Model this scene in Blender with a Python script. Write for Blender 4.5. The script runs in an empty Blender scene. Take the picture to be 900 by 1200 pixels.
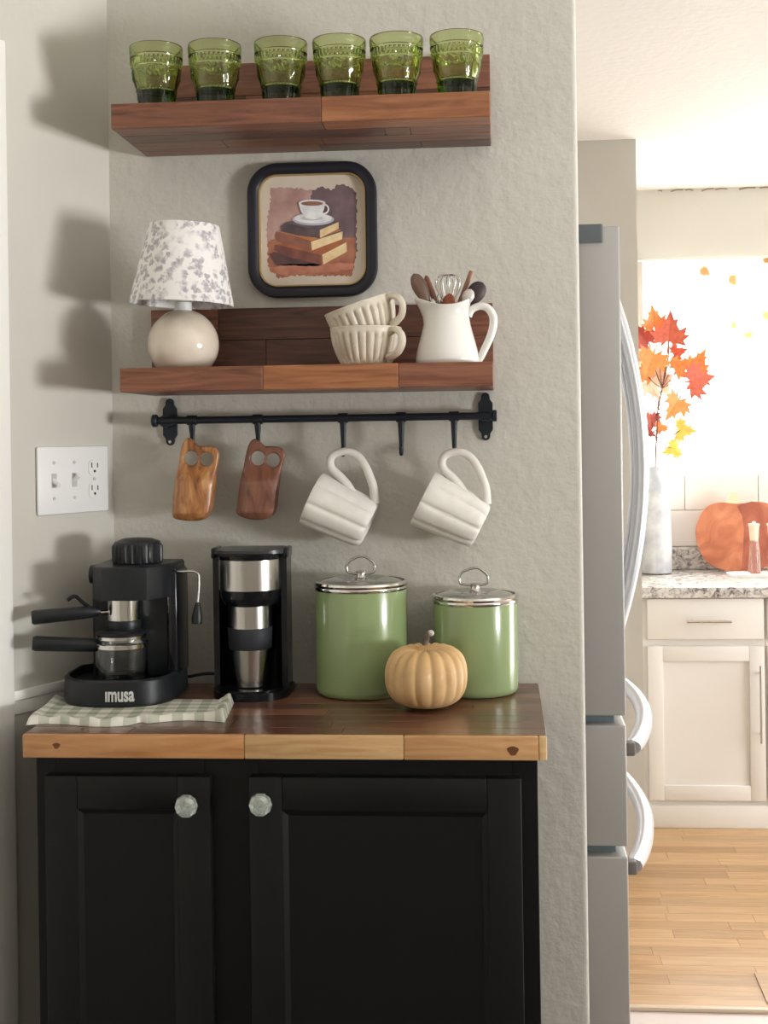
import bpy, bmesh, math, random
from mathutils import Vector, Matrix, Euler
random.seed(7)
sc = bpy.context.scene
COL = sc.collection
PI = math.pi

# ------------------------------------------------------------------ camera
F, PSI, ROLL, PX, PY = 1549.3, .0803, .014, 458.7, 509.4
CAM = Vector((.6813, -2.2999, 1.475))
R0 = Vector((math.cos(PSI), math.sin(PSI), 0)); FW = Vector((-math.sin(PSI), math.cos(PSI), 0)); UP = Vector((0, 0, 1))
cR, sR = math.cos(ROLL), math.sin(ROLL)
cd = bpy.data.cameras.new('camera'); cam = bpy.data.objects.new('camera', cd); COL.objects.link(cam)
ax = cR * R0 - sR * UP; ay = sR * R0 + cR * UP; az = -FW
cam.matrix_world = Matrix(((ax.x, ay.x, az.x, CAM.x), (ax.y, ay.y, az.y, CAM.y), (ax.z, ay.z, az.z, CAM.z), (0, 0, 0, 1)))
cd.sensor_fit = 'VERTICAL'; cd.sensor_height = 36; cd.sensor_width = 27
cd.lens = F / 1200 * 36
cd.shift_x = -(PX - 450) / 1200; cd.shift_y = -(600 - PY) / 1200
cd.clip_start = .05
sc.camera = cam

def ray(x, y):
    a, b = x - PX, y - PY
    u = cR * a - sR * b; v = sR * a + cR * b
    return FW + R0 * (u / F) - UP * (v / F)
def at(x, y, Y):                      # pixel -> point on the plane y = Y
    d = ray(x, y); return CAM + d * ((Y - CAM.y) / d.y)
def onz(x, y, z):                     # pixel -> point on the plane z
    d = ray(x, y); return CAM + d * ((z - CAM.z) / d.z)
def ppm(p):                           # pixels per metre there
    return F / ((Vector(p) - CAM).dot(FW))

# ------------------------------------------------------------------ view, world, daylight
vs = sc.view_settings
vs.view_transform = 'Standard'; vs.look = 'None'; vs.gamma = 1; vs.use_curve_mapping = False
vs.exposure = 0.3
sc.cycles.use_denoising = True
sc.cycles.max_bounces = 10; sc.cycles.transmission_bounces = 10; sc.cycles.transparent_max_bounces = 10
w = bpy.data.worlds.new('sky'); sc.world = w; w.use_nodes = True
bg = w.node_tree.nodes['Background']; bg.inputs[0].default_value = (1, .985, .96, 1); bg.inputs[1].default_value = 2.4

def area(name, loc, direction, sx, sy, power, col=(1, 1, 1)):
    l = bpy.data.lights.new(name, 'AREA'); l.shape = 'RECTANGLE'; l.size = sx; l.size_y = sy; l.energy = power; l.color = col
    o = bpy.data.objects.new(name, l); COL.objects.link(o); o.location = loc
    o.rotation_euler = Vector(direction).to_track_quat('-Z', 'Y').to_euler()
    return o
XR, YB, CEIL, YF = 3.75, -4.6, 2.48, 3.28        # right wall, rear wall, ceiling, far kitchen wall
area('window_right_offscreen', (XR + 1.2, -2.1, .78), (-1, .05, .12), 1.3, 1.2, 400, (.98, .99, 1))
area('daylight_kitchen_window', (1.95, YF + .14, 1.72), (0, -1, -.12), 1.2, .75, 36, (.99, .99, 1))
area('kitchen_door_right_offscreen', (XR + .12, 1.55, 1.15), (-1, 0, 0), 1.4, 1.8, 42, (.98, .99, 1))

# ------------------------------------------------------------------ helpers
def lin(c):
    c = c / 255
    return c / 12.92 if c <= .04045 else ((c + .055) / 1.055) ** 2.4
def rgb(r, g, b): return (lin(r), lin(g), lin(b), 1)
MATS = {}
def mat(name, col, rough=.5, metal=0, noise=None, bump=None, trans=0, ior=1.45, coat=0, emis=None, spec=.5, sss=0, alpha=1, rnd=0):
    m = bpy.data.materials.new(name); m.use_nodes = True; nt = m.node_tree; N = nt.nodes; L = nt.links
    b = N['Principled BSDF']
    b.inputs['Base Color'].default_value = col; b.inputs['Roughness'].default_value = rough; b.inputs['Metallic'].default_value = metal
    b.inputs['Transmission Weight'].default_value = trans; b.inputs['IOR'].default_value = ior
    b.inputs['Coat Weight'].default_value = coat; b.inputs['Coat Roughness'].default_value = .08
    b.inputs['Specular IOR Level'].default_value = spec; b.inputs['Alpha'].default_value = alpha
    if sss: b.inputs['Subsurface Weight'].default_value = sss; b.inputs['Subsurface Radius'].default_value = (.01, .008, .005)
    if emis: b.inputs['Emission Color'].default_value = emis[0]; b.inputs['Emission Strength'].default_value = emis[1]
    tc = N.new('ShaderNodeTexCoord')
    if noise:                         # (scale, second colour, detail)
        n = N.new('ShaderNodeTexNoise'); n.inputs['Scale'].default_value = noise[0]; n.inputs['Detail'].default_value = noise[2] if len(noise) > 2 else 4
        L.new(tc.outputs['Object'], n.inputs['Vector'])
        r = N.new('ShaderNodeValToRGB'); r.color_ramp.elements[0].position = .35; r.color_ramp.elements[1].position = .65
        r.color_ramp.elements[0].color = col; r.color_ramp.elements[1].color = noise[1]
        L.new(n.outputs['Fac'], r.inputs[0]); L.new(r.outputs[0], b.inputs['Base Color'])
    if bump:                          # list of (scale, strength, distance)
        prev = None
        for (s, st, di) in bump:
            n = N.new('ShaderNodeTexNoise'); n.inputs['Scale'].default_value = s; n.inputs['Detail'].default_value = 3
            L.new(tc.outputs['Object'], n.inputs['Vector'])
            bp = N.new('ShaderNodeBump'); bp.inputs['Strength'].default_value = st; bp.inputs['Distance'].default_value = di
            L.new(n.outputs['Fac'], bp.inputs['Height'])
            if prev: L.new(prev.outputs[0], bp.inputs['Normal'])
            prev = bp
        L.new(prev.outputs[0], b.inputs['Normal'])
    MATS[name] = m
    return m
def wood(name, dark, mid, light, rough=.45, stretch=(2.2, 22, 22), coat=.15, dist=1.2, scale=3.0):
    m = bpy.data.materials.new(name); m.use_nodes = True; nt = m.node_tree; N = nt.nodes; L = nt.links
    b = N['Principled BSDF']; b.inputs['Roughness'].default_value = rough; b.inputs['Coat Weight'].default_value = coat; b.inputs['Coat Roughness'].default_value = .2
    tc = N.new('ShaderNodeTexCoord'); oi = N.new('ShaderNodeObjectInfo')
    cm = N.new('ShaderNodeCombineXYZ')
    mu = N.new('ShaderNodeMath'); mu.operation = 'MULTIPLY'; mu.inputs[1].default_value = 37
    L.new(oi.outputs['Random'], mu.inputs[0])
    for k in range(3): L.new(mu.outputs[0], cm.inputs[k])
    ad = N.new('ShaderNodeVectorMath'); ad.operation = 'ADD'
    mp = N.new('ShaderNodeMapping'); mp.inputs['Scale'].default_value = stretch
    L.new(tc.outputs['Object'], mp.inputs['Vector']); L.new(mp.outputs[0], ad.inputs[0]); L.new(cm.outputs[0], ad.inputs[1])
    n = N.new('ShaderNodeTexNoise'); n.inputs['Scale'].default_value = scale; n.inputs['Detail'].default_value = 6; n.inputs['Distortion'].default_value = dist
    L.new(ad.outputs[0], n.inputs['Vector'])
    r = N.new('ShaderNodeValToRGB'); e = r.color_ramp.elements
    e[0].position = .3; e[0].color = dark; e[1].position = .72; e[1].color = light
    k = r.color_ramp.elements.new(.5); k.color = mid
    L.new(n.outputs['Fac'], r.inputs[0])
    hs = N.new('ShaderNodeHueSaturation')
    mr = N.new('ShaderNodeMapRange'); mr.inputs['To Min'].default_value = .86; mr.inputs['To Max'].default_value = 1.12
    L.new(oi.outputs['Random'], mr.inputs[0]); L.new(mr.outputs[0], hs.inputs['Value']); L.new(r.outputs[0], hs.inputs['Color'])
    L.new(hs.outputs[0], b.inputs['Base Color'])
    bp = N.new('ShaderNodeBump'); bp.inputs['Strength'].default_value = .12; bp.inputs['Distance'].default_value = .001
    L.new(n.outputs['Fac'], bp.inputs['Height']); L.new(bp.outputs[0], b.inputs['Normal'])
    return m

class MB:
    def __init__(s): s.v = []; s.f = []; s.mi = []; s.m = 0; s.T = None
    def add(s, vs, fs):
        o = len(s.v)
        if s.T is not None: vs = [s.T @ Vector(p) for p in vs]
        s.v += [tuple(p) for p in vs]
        for f in fs: s.f.append([i + o for i in f]); s.mi.append(s.m)
        return s
    def box(s, x0, x1, y0, y1, z0, z1, bev=0, seg=2):
        if bev <= 0:
            return s.add([(x0, y0, z0), (x1, y0, z0), (x1, y1, z0), (x0, y1, z0), (x0, y0, z1), (x1, y0, z1), (x1, y1, z1), (x0, y1, z1)],
                         [(0, 3, 2, 1), (4, 5, 6, 7), (0, 1, 5, 4), (1, 2, 6, 5), (2, 3, 7, 6), (3, 0, 4, 7)])
        bm = bmesh.new(); bmesh.ops.create_cube(bm, size=1)
        for v in bm.verts: v.co = ((x0 + x1) / 2 + v.co.x * (x1 - x0), (y0 + y1) / 2 + v.co.y * (y1 - y0), (z0 + z1) / 2 + v.co.z * (z1 - z0))
        bmesh.ops.bevel(bm, geom=bm.edges[:], offset=bev, segments=seg, affect='EDGES', profile=.5)
        return s.bm(bm)
    def bm(s, bm):
        bm.verts.index_update(); vs = [tuple(v.co) for v in bm.verts]; fs = [[v.index for v in f.verts] for f in bm.faces]; bm.free()
        return s.add(vs, fs)
    def lathe(s, prof, seg=32, fn=None, c=(0, 0, 0), closed=False, a0=0, a1=None):
        # prof: (r, z) list from bottom to top (outer first); fn(r, z, ang, k) -> (r, z)
        vs, fs, rows = [], [], []
        full = a1 is None; span = 2 * PI if full else a1 - a0; n = seg if full else seg + 1
        for k, (r, z) in enumerate(prof):
            if r <= 1e-6 and full: rows.append([len(vs)]); vs.append((c[0], c[1], c[2] + z)); continue
            row = []
            for i in range(n):
                a = a0 + span * i / seg; rr, zz = fn(r, z, a, k) if fn else (r, z)
                row.append(len(vs)); vs.append((c[0] + rr * math.cos(a), c[1] + rr * math.sin(a), c[2] + zz))
            rows.append(row)
        m = len(rows); pairs = [(k, k + 1) for k in range(m - 1)] + ([(m - 1, 0)] if closed else [])
        for k0, k1 in pairs:
            A, B = rows[k0], rows[k1]
            cnt = seg
            for i in range(cnt):
                j = (i + 1) % seg if full else i + 1
                if len(A) == 1 and len(B) == 1: continue
                if len(A) == 1: fs.append((A[0], B[j], B[i]))
                elif len(B) == 1: fs.append((A[i], A[j], B[0]))
                else: fs.append((A[i], A[j], B[j], B[i]))
        return s.add(vs, fs)
    def cyl(s, c, r, z0, z1, seg=24, bev=0, r1=None):
        r1 = r if r1 is None else r1
        if bev: return s.lathe([(0, z0), (r - bev, z0), (r - bev * .3, z0 + bev * .3), (r, z0 + bev), (r1, z1 - bev), (r1 - bev * .3, z1 - bev * .3), (r1 - bev, z1), (0, z1)], seg, c=(c[0], c[1], 0))
        return s.lathe([(0, z0), (r, z0), (r1, z1), (0, z1)], seg, c=(c[0], c[1], 0))
    def rod(s, p, q, r, seg=16, r1=None): return s.tube([p, q], [r, r if r1 is None else r1], seg)
    def tube(s, pts, rad, seg=12, cap=True, closed=False, flat=None):
        pts = [Vector(p) for p in pts]; n = len(pts)
        if not hasattr(rad, '__len__'): rad = [rad] * n
        vs, fs = [], []; nrm = None
        for i, p in enumerate(pts):
            if closed: t = pts[(i + 1) % n] - pts[i - 1]
            else: t = pts[min(i + 1, n - 1)] - pts[max(i - 1, 0)]
            t.normalize()
            if nrm is None:
                nrm = t.cross(Vector((0, 1, 0)))
                if nrm.length < .1: nrm = t.cross(Vector((1, 0, 0)))
            nrm = nrm - t * nrm.dot(t); nrm.normalize(); bn = t.cross(nrm)
            for k in range(seg):
                a = 2 * PI * k / seg
                fl = 1 if flat is None else flat
                vs.append(p + nrm * (rad[i] * math.cos(a)) + bn * (rad[i] * fl * math.sin(a)))
        for i in range(n if closed else n - 1):
            for k in range(seg):
                a, b = i * seg + k, i * seg + (k + 1) % seg; j = (i + 1) % n
                fs.append((a, b, j * seg + (k + 1) % seg, j * seg + k))
        if cap and not closed:
            fs.append(tuple(range(seg))[::-1]); fs.append(tuple((n - 1) * seg + k for k in range(seg)))
        return s.add(vs, fs)
    def prism(s, poly, y0, y1):        # poly in (x, z), extruded along y
        n = len(poly)
        vs = [(x, y0, z) for x, z in poly] + [(x, y1, z) for x, z in poly]
        fs = [tuple(range(n)), tuple(range(2 * n - 1, n - 1, -1))] + [(i, i + n, (i + 1) % n + n, (i + 1) % n) for i in range(n)]
        return s.add(vs, fs)
    def prismz(s, poly, z0, z1):       # poly in (x, y), extruded along z
        n = len(poly)
        vs = [(x, y, z0) for x, y in poly] + [(x, y, z1) for x, y in poly]
        fs = [tuple(range(n))[::-1], tuple(range(n, 2 * n))] + [(i, (i + 1) % n, (i + 1) % n + n, i + n) for i in range(n)]
        return s.add(vs, fs)
    def sphere(s, c, r, seg=20, rings=12, sz=1):
        return s.lathe([(r * math.sin(PI * k / rings), -r * sz * math.cos(PI * k / rings)) for k in range(rings + 1)], seg, c=c)
    def build(s, name, m, parent=None, smooth=True, ang=40):
        me = bpy.data.meshes.new(name); me.from_pydata(s.v, [], s.f)
        for mm in (m if isinstance(m, (list, tuple)) else [m]): me.materials.append(mm)
        for p, i in zip(me.polygons, s.mi): p.material_index = i
        bm = bmesh.new(); bm.from_mesh(me); bmesh.ops.recalc_face_normals(bm, faces=bm.faces[:]); bm.to_mesh(me); bm.free()
        if smooth:
            for p in me.polygons: p.use_smooth = True
            me.set_sharp_from_angle(angle=math.radians(ang))
        return link(name, me, parent)
def link(name, me, parent=None):
    o = bpy.data.objects.new(name, me); COL.objects.link(o)
    if parent: o.parent = parent
    return o
def tag(o, label, cat, group=None):
    o['label'] = label; o['category'] = cat
    if group: o['group'] = group
    return o
def thing(name, label, cat, loc=(0, 0, 0), rot=(0, 0, 0), group=None):
    o = bpy.data.objects.new(name, None); COL.objects.link(o); o.location = loc; o.rotation_euler = rot; o.empty_display_size = .03
    return tag(o, label, cat, group)
def struct(o): o['kind'] = 'structure'; return o
def dup(root, loc, label=None, rot=None):
    r = root.copy(); COL.objects.link(r); r.location = loc
    if rot: r.rotation_euler = rot
    if label: r['label'] = label
    for ch in list(root.children):
        c = ch.copy(); COL.objects.link(c); c.parent = r
        for g in ch.children:
            d = g.copy(); COL.objects.link(d); d.parent = c
    return r
def bez(pts, n=8, closed=False):      # Catmull-Rom
    pts = [Vector(p) for p in pts]; out = []; m = len(pts)
    for i in range(m if closed else m - 1):
        if closed: p0, p1, p2, p3 = pts[i - 1], pts[i], pts[(i + 1) % m], pts[(i + 2) % m]
        else: p0, p1, p2, p3 = pts[max(i - 1, 0)], pts[i], pts[i + 1], pts[min(i + 2, m - 1)]
        for k in range(n):
            t = k / n
            out.append(.5 * ((2 * p1) + (p2 - p0) * t + (2 * p0 - 5 * p1 + 4 * p2 - p3) * t * t + (3 * p1 - p0 - 3 * p2 + p3) * t ** 3))
    if not closed: out.append(pts[-1])
    return out
def rrect(x0, x1, z0, z1, r, n=8):
    p = []
    for cx, cz, a in ((x1 - r, z1 - r, 0), (x0 + r, z1 - r, 90), (x0 + r, z0 + r, 180), (x1 - r, z0 + r, 270)):
        for k in range(n + 1):
            t = math.radians(a + 90 * k / n); p.append((cx + r * math.cos(t), cz + r * math.sin(t)))
    return p

# ------------------------------------------------------------------ materials
M_WALL = mat('wall_paint', rgb(207, 204, 194), .62, noise=(3, rgb(203, 199, 189)), bump=[(38, .5, .006), (110, .3, .003)])
M_WALLL = mat('wall_paint_side', rgb(207, 204, 194), .62, noise=(3, rgb(203, 199, 189)), bump=[(30, .2, .004)])
M_KWALL = mat('kitchen_paint', rgb(207, 204, 194), .62, noise=(3, rgb(203, 199, 189)))
M_CEIL = mat('ceiling_paint', rgb(240, 236, 229), .8, bump=[(40, .3, .004)])
M_TRIM = mat('white_trim', rgb(238, 236, 230), .4)
M_BLACK = mat('black_plastic', rgb(26, 29, 33), .38, bump=[(900, .04, .0004)])
M_GLOSSB = mat('gloss_black', rgb(18, 20, 25), .16)
M_IRON = mat('black_iron', rgb(28, 33, 42), .42)
M_STEEL = mat('brushed_steel', rgb(198, 194, 188), .24, 1)
M_CHROME = mat('chrome', rgb(215, 213, 208), .1, 1)
M_CAB = mat('black_cabinet_paint', rgb(15, 15, 15), .5, spec=.35, bump=[(220, .05, .0006)])
M_WHITEC = mat('white_ceramic', rgb(238, 236, 230), .16, coat=.3)
M_CREAM = mat('cream_ceramic', rgb(233, 227, 215), .4)
M_CLEAR = mat('clear_glass', (.95, .97, .97, 1), .02, trans=1, ior=1.45)
M_GREEN = mat('green_enamel', rgb(147, 166, 117), .22, coat=.5, noise=(4, rgb(141, 160, 112)))
M_PLATE = mat('white_plate', rgb(238, 238, 236), .35)
M_DARK = mat('dark_slot', rgb(25, 24, 24), .6)

# ------------------------------------------------------------------ room shell
TH = .4924
DL = Vector((-math.sin(TH), -math.cos(TH), 0)); NL = Vector((math.cos(TH), -math.sin(TH), 0))     # left wall: along, normal
XE = .8254                                                                                         # right end of the back wall
def wallbox(name, p, q, thick, z0, z1, m):      # wall from p to q, thickness to the left of p->q
    p = Vector(p); q = Vector(q); d = (q - p).normalized(); n = Vector((-d.y, d.x)) * thick
    b = MB().prismz([tuple(p), tuple(q), tuple(q + n), tuple(p + n)], z0, z1)
    return struct(b.build(name, m, smooth=False))
# back wall, with rounded right end
r = .008
pts = [(-.12, 0), (XE - r, 0)] + [(XE - r + r * math.sin(a), r - r * math.cos(a)) for a in [PI / 8 * k for k in range(1, 5)]] + [(XE, .12), (-.12, .12)]
struct(MB().prismz(pts, 0, CEIL).build('wall_back', M_WALL, smooth=False))
LEND = .243
wl_end = DL * LEND
wallbox('wall_left', (0, 0), (wl_end.x, wl_end.y), -.1, 0, CEIL, M_WALLL)
# door casing at the end of the left wall, then the wall running on behind the camera
b = MB(); b.T = Matrix(((DL.x, NL.x, 0, 0), (DL.y, NL.y, 0, 0), (0, 0, 1, 0), (0, 0, 0, 1)))
b.box(LEND, LEND + .075, -.1, .016, 0, 2.12, .004); b.build('trim_1', M_TRIM, smooth=True)['kind'] = 'structure'
far = DL * (LEND + .075)
b = MB(); b.T = Matrix(((DL.x, NL.x, 0, 0), (DL.y, NL.y, 0, 0), (0, 0, 1, 0), (0, 0, 0, 1)))
b.box(LEND + .075, LEND + .9, -.06, -.02, 0, 2.05, .003); struct(b.build('door_1', M_TRIM))
b = MB(); b.T = Matrix(((DL.x, NL.x, 0, 0), (DL.y, NL.y, 0, 0), (0, 0, 1, 0), (0, 0, 0, 1)))
b.box(LEND + .075, LEND + .9, -.1, 0, 2.05, CEIL); b.box(LEND, LEND + .075, -.1, 0, 2.12, CEIL)
struct(b.build('wall_over_door', M_WALLL, smooth=False))
far2 = DL * (LEND + .9)
wallbox('wall_left_rear', (far2.x, far2.y), (far2.x - .4, YB), -.1, 0, CEIL, M_WALLL)
# small white rail on the left wall just above the counter
b = MB(); b.T = Matrix(((DL.x, NL.x, 0, 0), (DL.y, NL.y, 0, 0), (0, 0, 1, 0), (0, 0, 0, 1)))
b.box(.0, LEND, 0, .010, 1.051, 1.068, .003); b.box(.0, LEND, 0, .006, 1.028, 1.051, .002)
struct(b.build('trim_2', M_TRIM))
# rear and right walls with window openings
def wall_with_hole(name, axis, c, u0, u1, hu0, hu1, hz0, hz1, m, t=.1):
    b = MB()
    for (a0, a1, z0, z1) in ((u0, hu0, 0, CEIL), (hu1, u1, 0, CEIL), (hu0, hu1, 0, hz0), (hu0, hu1, hz1, CEIL)):
        if z1 - z0 < .001: continue
        if axis == 'x': b.box(a0, a1, c, c + t, z0, z1)
        else: b.box(c, c + t, a0, a1, z0, z1)
    return struct(b.build(name, m, smooth=False))
wall_with_hole('wall_right', 'y', XR, YB, .2, -2.68, -1.32, .95, 2.1, M_KWALL)
wall_with_hole('wall_right_kitchen', 'y', XR, .2, YF + .1, .8, 2.3, .1, 2.1, M_KWALL)
struct(MB().box(-1.5, XR, YB - .1, YB, 0, CEIL).build('wall_rear', M_KWALL, smooth=False))
WX0 = at(754, 400, YF).x; WX1 = 2.62; WZ1 = at(800, 304, YF).z; WZ0 = at(800, 556, YF).z
wall_with_hole('wall_far', 'x', YF, .6, XR, WX0, WX1, WZ0, WZ1, M_KWALL)
AX = at(748.5, 420, 2.30).x
struct(MB().box(.3, AX, 2.30, YF, 0, CEIL).build('wall_alcove', M_KWALL, smooth=False))
struct(MB().box(.1, .2, .12, 2.4, 0, CEIL).build('wall_fridge_side', M_KWALL, smooth=False))
struct(MB().box(-1.6, XR + .1, YB - .1, YF + .1, CEIL, CEIL + .1).build('ceiling', M_CEIL, smooth=False))
M_TILEF = mat('pale_tile_floor', rgb(226, 212, 206), .35, noise=(6, rgb(220, 204, 198)))
struct(MB().box(-1.6, XR + .1, YB - .1, YF + .1, -.1, 0).build('floor', M_TILEF, smooth=False))
M_BOUNCECUT = mat('bounce_cut_brown', rgb(104, 90, 78), .95, noise=(300, rgb(88, 76, 66)), bump=[(400, .5, .004)])
struct(MB().box(-.4, XR - .1, YB + .1, -.45, .0, .012, .004).build('floor_bounce_cut', M_BOUNCECUT))  # added unseen dark slab, damps light bouncing up from the room floor
# window frames
def window_frame(name, axis, c, u0, u1, z0, z1, mull=1, w=.04, d=.05):
    root = bpy.data.objects.new(name, None); COL.objects.link(root); struct(root)
    b = MB()
    def bar(a0, a1, zz0, zz1):
        if axis == 'x': b.box(a0, a1, c, c + d, zz0, zz1, .003)
        else: b.box(c, c + d, a0, a1, zz0, zz1, .003)
    bar(u0, u0 + w, z0, z1); bar(u1 - w, u1, z0, z1); bar(u0 + w, u1 - w, z0, z0 + w); bar(u0 + w, u1 - w, z1 - w, z1)
    for k in range(mull):
        u = u0 + (u1 - u0) * (k + 1) / (mull + 1); bar(u - w / 2, u + w / 2, z0 + w, z1 - w)
    b.build('window_frame', M_TRIM, root)
    return root
window_frame('window_1', 'x', YF + .02, WX0, WX1, WZ0, WZ1, 1, .018)
window_frame('window_2', 'y', XR + .02, -2.68, -1.32, .95, 2.1, 1, .05)
window_frame('window_3', 'y', XR + .02, .8, 2.3, .1, 2.1, 1, .06)
# cracked caulk along the kitchen ceiling
M_CRACK = mat('cracked_caulk', rgb(150, 128, 108), .9)
b = MB()
for (x0, x1, dz) in ((771, 776, 0), (786, 800, .004), (803, 812, 0), (822, 836, .006), (838, 852, .002), (866, 885, .004), (890, 905, 0)):
    p, q = at(x0, 219, YF), at(x1, 219, YF)
    b.tube([(p.x, YF - .004, CEIL - .006 - dz), ((p.x + q.x) / 2, YF - .005, CEIL - .003), (q.x, YF - .004, CEIL - .008 + dz)], .0025, 6)
struct(b.build('trim_3', M_CRACK))

# oak planks of the kitchen floor
oaks = [wood('oak_floor_%d' % k, rgb(*d), rgb(*m_), rgb(*l), .32, (1.5, 14, 14), .2) for k, (d, m_, l) in enumerate((
    ((184, 144, 98), (197, 157, 110), (206, 168, 122)), ((190, 150, 104), (202, 163, 116), (212, 175, 130)), ((178, 137, 91), (190, 149, 102), (201, 161, 115))))]
FL = bpy.data.objects['floor']
pw = .0655; row = 0; y = 1.118
while y < 2.75:
    x = .86 + (row * .173) % .35 - .35
    while x < 2.5:
        Lp = random.choice((.26, .34, .42, .5))
        xa, xb = max(x, .2), min(x + Lp, 2.55)
        if xb - xa > .03 and xb > .75:
            o = MB().box(xa + .0004, xb - .0004, y + .0003, y + pw - .0003, 0, .008).build('plank', oaks[random.choice((0, 0, 1, 1, 2))], FL, smooth=False)
        x += Lp
    y += pw; row += 1
struct(MB().box(.83, 2.55, 1.098, 1.118, 0, .011, .003).build('trim_4', mat('threshold_strip', rgb(232, 214, 190), .3)))
# loose end plank by the threshold
p = onz(884, 1141, .009); q = onz(899, 1176, .009)
b = MB().prismz([(p.x, p.y), (q.x, q.y), (q.x + .3, q.y - .01), (p.x + .32, p.y)], .0085, .0125)
tag(b.build('loose_floor_panel', oaks[1]), 'thin pale wood panel lying on the oak floor by the threshold', 'floor panel')

# ------------------------------------------------------------------ shelves
redw = [wood('acacia_%d' % k, rgb(*d), rgb(*m_), rgb(*l), .42, (2.4, 26, 26), .12) for k, (d, m_, l) in enumerate((
    ((84, 50, 36), (122, 75, 54), (142, 92, 68)),       # 0 red brown
    ((134, 82, 52), (160, 102, 66), (178, 122, 82)),    # 1 orange
    ((64, 39, 31), (92, 57, 45), (110, 72, 57)),        # 2 dark
    ((96, 58, 43), (126, 79, 59), (144, 96, 73)),       # 3 mid
))]
SHX = {}
def shelf(label, x0, x1, depth, zt, zb, zbd, front, board):
    t = thing('wall_shelf', label, 'shelf', (0, 0, 0))
    rows = 4; rd = (depth - .002) / rows
    for k in range(rows):
        y0 = -depth + k * rd; y1 = y0 + rd - .0003
        if k == 0: segs = front
        else:
            cuts = sorted(random.uniform(.15, .85) for _ in range(2)); e = [0] + cuts + [1]
            segs = [(e[i], e[i + 1], random.choice((0, 2, 3, 3))) for i in range(3)]
        for (a, b_, mi) in segs:
            MB().box(x0 + (x1 - x0) * a + .0002, x0 + (x1 - x0) * b_ - .0002, y0, y1, zb, zt, .0012, 1).build('stave', redw[mi], t, smooth=False)
    hb = (zbd - zt) / 2
    for k in range(2):
        for (a, b_, mi) in board[k]:
            MB().box(x0 + (x1 - x0) * a + .0002, x0 + (x1 - x0) * b_ - .0002, -.0195, -.002, zt + k * hb + .0002, zt + (k + 1) * hb - .0002, .0008, 1).build('backboard_stave', redw[mi], t, smooth=False)
    return t
TZ, LZ = 1.475 + .5379, 1.475 + .1129
shelf('red-brown wooden ledge shelf holding six green glasses', .0685, .6768, .218, TZ, 1.475 + .4974, 1.475 + .6524,
      [(0, .56, 0), (.56, 1, 1)], [[(0, .3, 2), (.3, .72, 3), (.72, 1, 2)], [(0, .45, 3), (.45, .86, 0), (.86, 1, 3)]])
shelf('red-brown wooden ledge shelf with table lamp, stacked cups and pitcher', .0771, .6757, .218, LZ, 1.475 + .0742, 1.475 + .2246,
      [(0, .388, 0), (.388, .75, 1), (.75, 1, 3)], [[(0, .34, 2), (.34, .8, 2), (.8, 1, 3)], [(0, .2, 3), (.2, .6, 2), (.6, .9, 2), (.9, 1, 0)]])

# ------------------------------------------------------------------ green tumblers
def green_glass():
    m = mat('green_pressed_glass', (.84, .88, .62, 1), .04, trans=1, ior=1.48)
    nt = m.node_tree; v = nt.nodes.new('ShaderNodeVolumeAbsorption'); v.inputs['Color'].default_value = (.60, .73, .05, 1); v.inputs['Density'].default_value = 135
    nt.links.new(v.outputs[0], nt.nodes['Material Output'].inputs['Volume'])
    return m
M_GG = green_glass()
def tumbler_mesh():
    out = [(0, .001), (.022, .001), (.026, 0), (.0285, .0015), (.0295, .006), (.031, .016), (.032, .0255), (.0335, .0265), (.0335, .0282), (.0325, .0292),
           (.034, .036), (.0362, .046), (.0382, .056), (.0396, .0635), (.0412, .0645), (.0416, .0662), (.0404, .0672), (.041, .070), (.0412, .073), (.0412, .076), (.0413, .0785),
           (.0428, .0795), (.0432, .081), (.0426, .0824), (.0435, .088), (.0438, .094), (.0435, .0985), (.0428, .0998)]
    no = len(out)
    inn = [(.0412, .0994), (.0408, .094), (.0402, .086), (.0385, .072), (.0365, .058), (.033, .04), (.0302, .0305), (.028, .0255), (.022, .0235), (0, .023)]
    def fn(r, z, a, k):
        if k < no:
            if .033 < z < .062:
                t = math.sin(PI * (z - .031) / .032)
                q = abs(((a * 8 / (2 * PI)) % 1) - .5) * 2
                r += .0022 * t * (1 - q ** 2) + .0013 * t * math.cos(24 * a + z * 250)
            if .069 < z < .077: r += .0017 * math.cos(36 * a)
            if .004 < z < .025: r += .0007 * math.cos(24 * a)
        return r, z
    b = MB(); b.lathe(out + inn, 108, fn)
    return b
gy = -.175; tn = 0
TL = ('first', 'second', 'third', 'fourth', 'fifth', 'sixth and last')
tb = None
for (cx, bot) in ((183.5, 118), (252, 116), (329.5, 113), (398, 111), (465, 108), (535.5, 105)):
    p = at(cx, bot - 20, gy)
    if tb is None:
        tb = tumbler_mesh().build('green_tumbler', M_GG, ang=25)
        tag(tb, 'green pressed glass tumbler in the row on the top shelf', 'glass', 'green tumblers on the top shelf')
        o = tb
    else:
        o = tb.copy(); COL.objects.link(o)
    o['label'] = 'green pressed glass tumbler on the top shelf, ' + TL[tn] + ' from the side wall'; tn += 1
    o.location = (p.x, gy, TZ + .0003); o.rotation_euler = (0, 0, random.uniform(0, 1))

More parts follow.
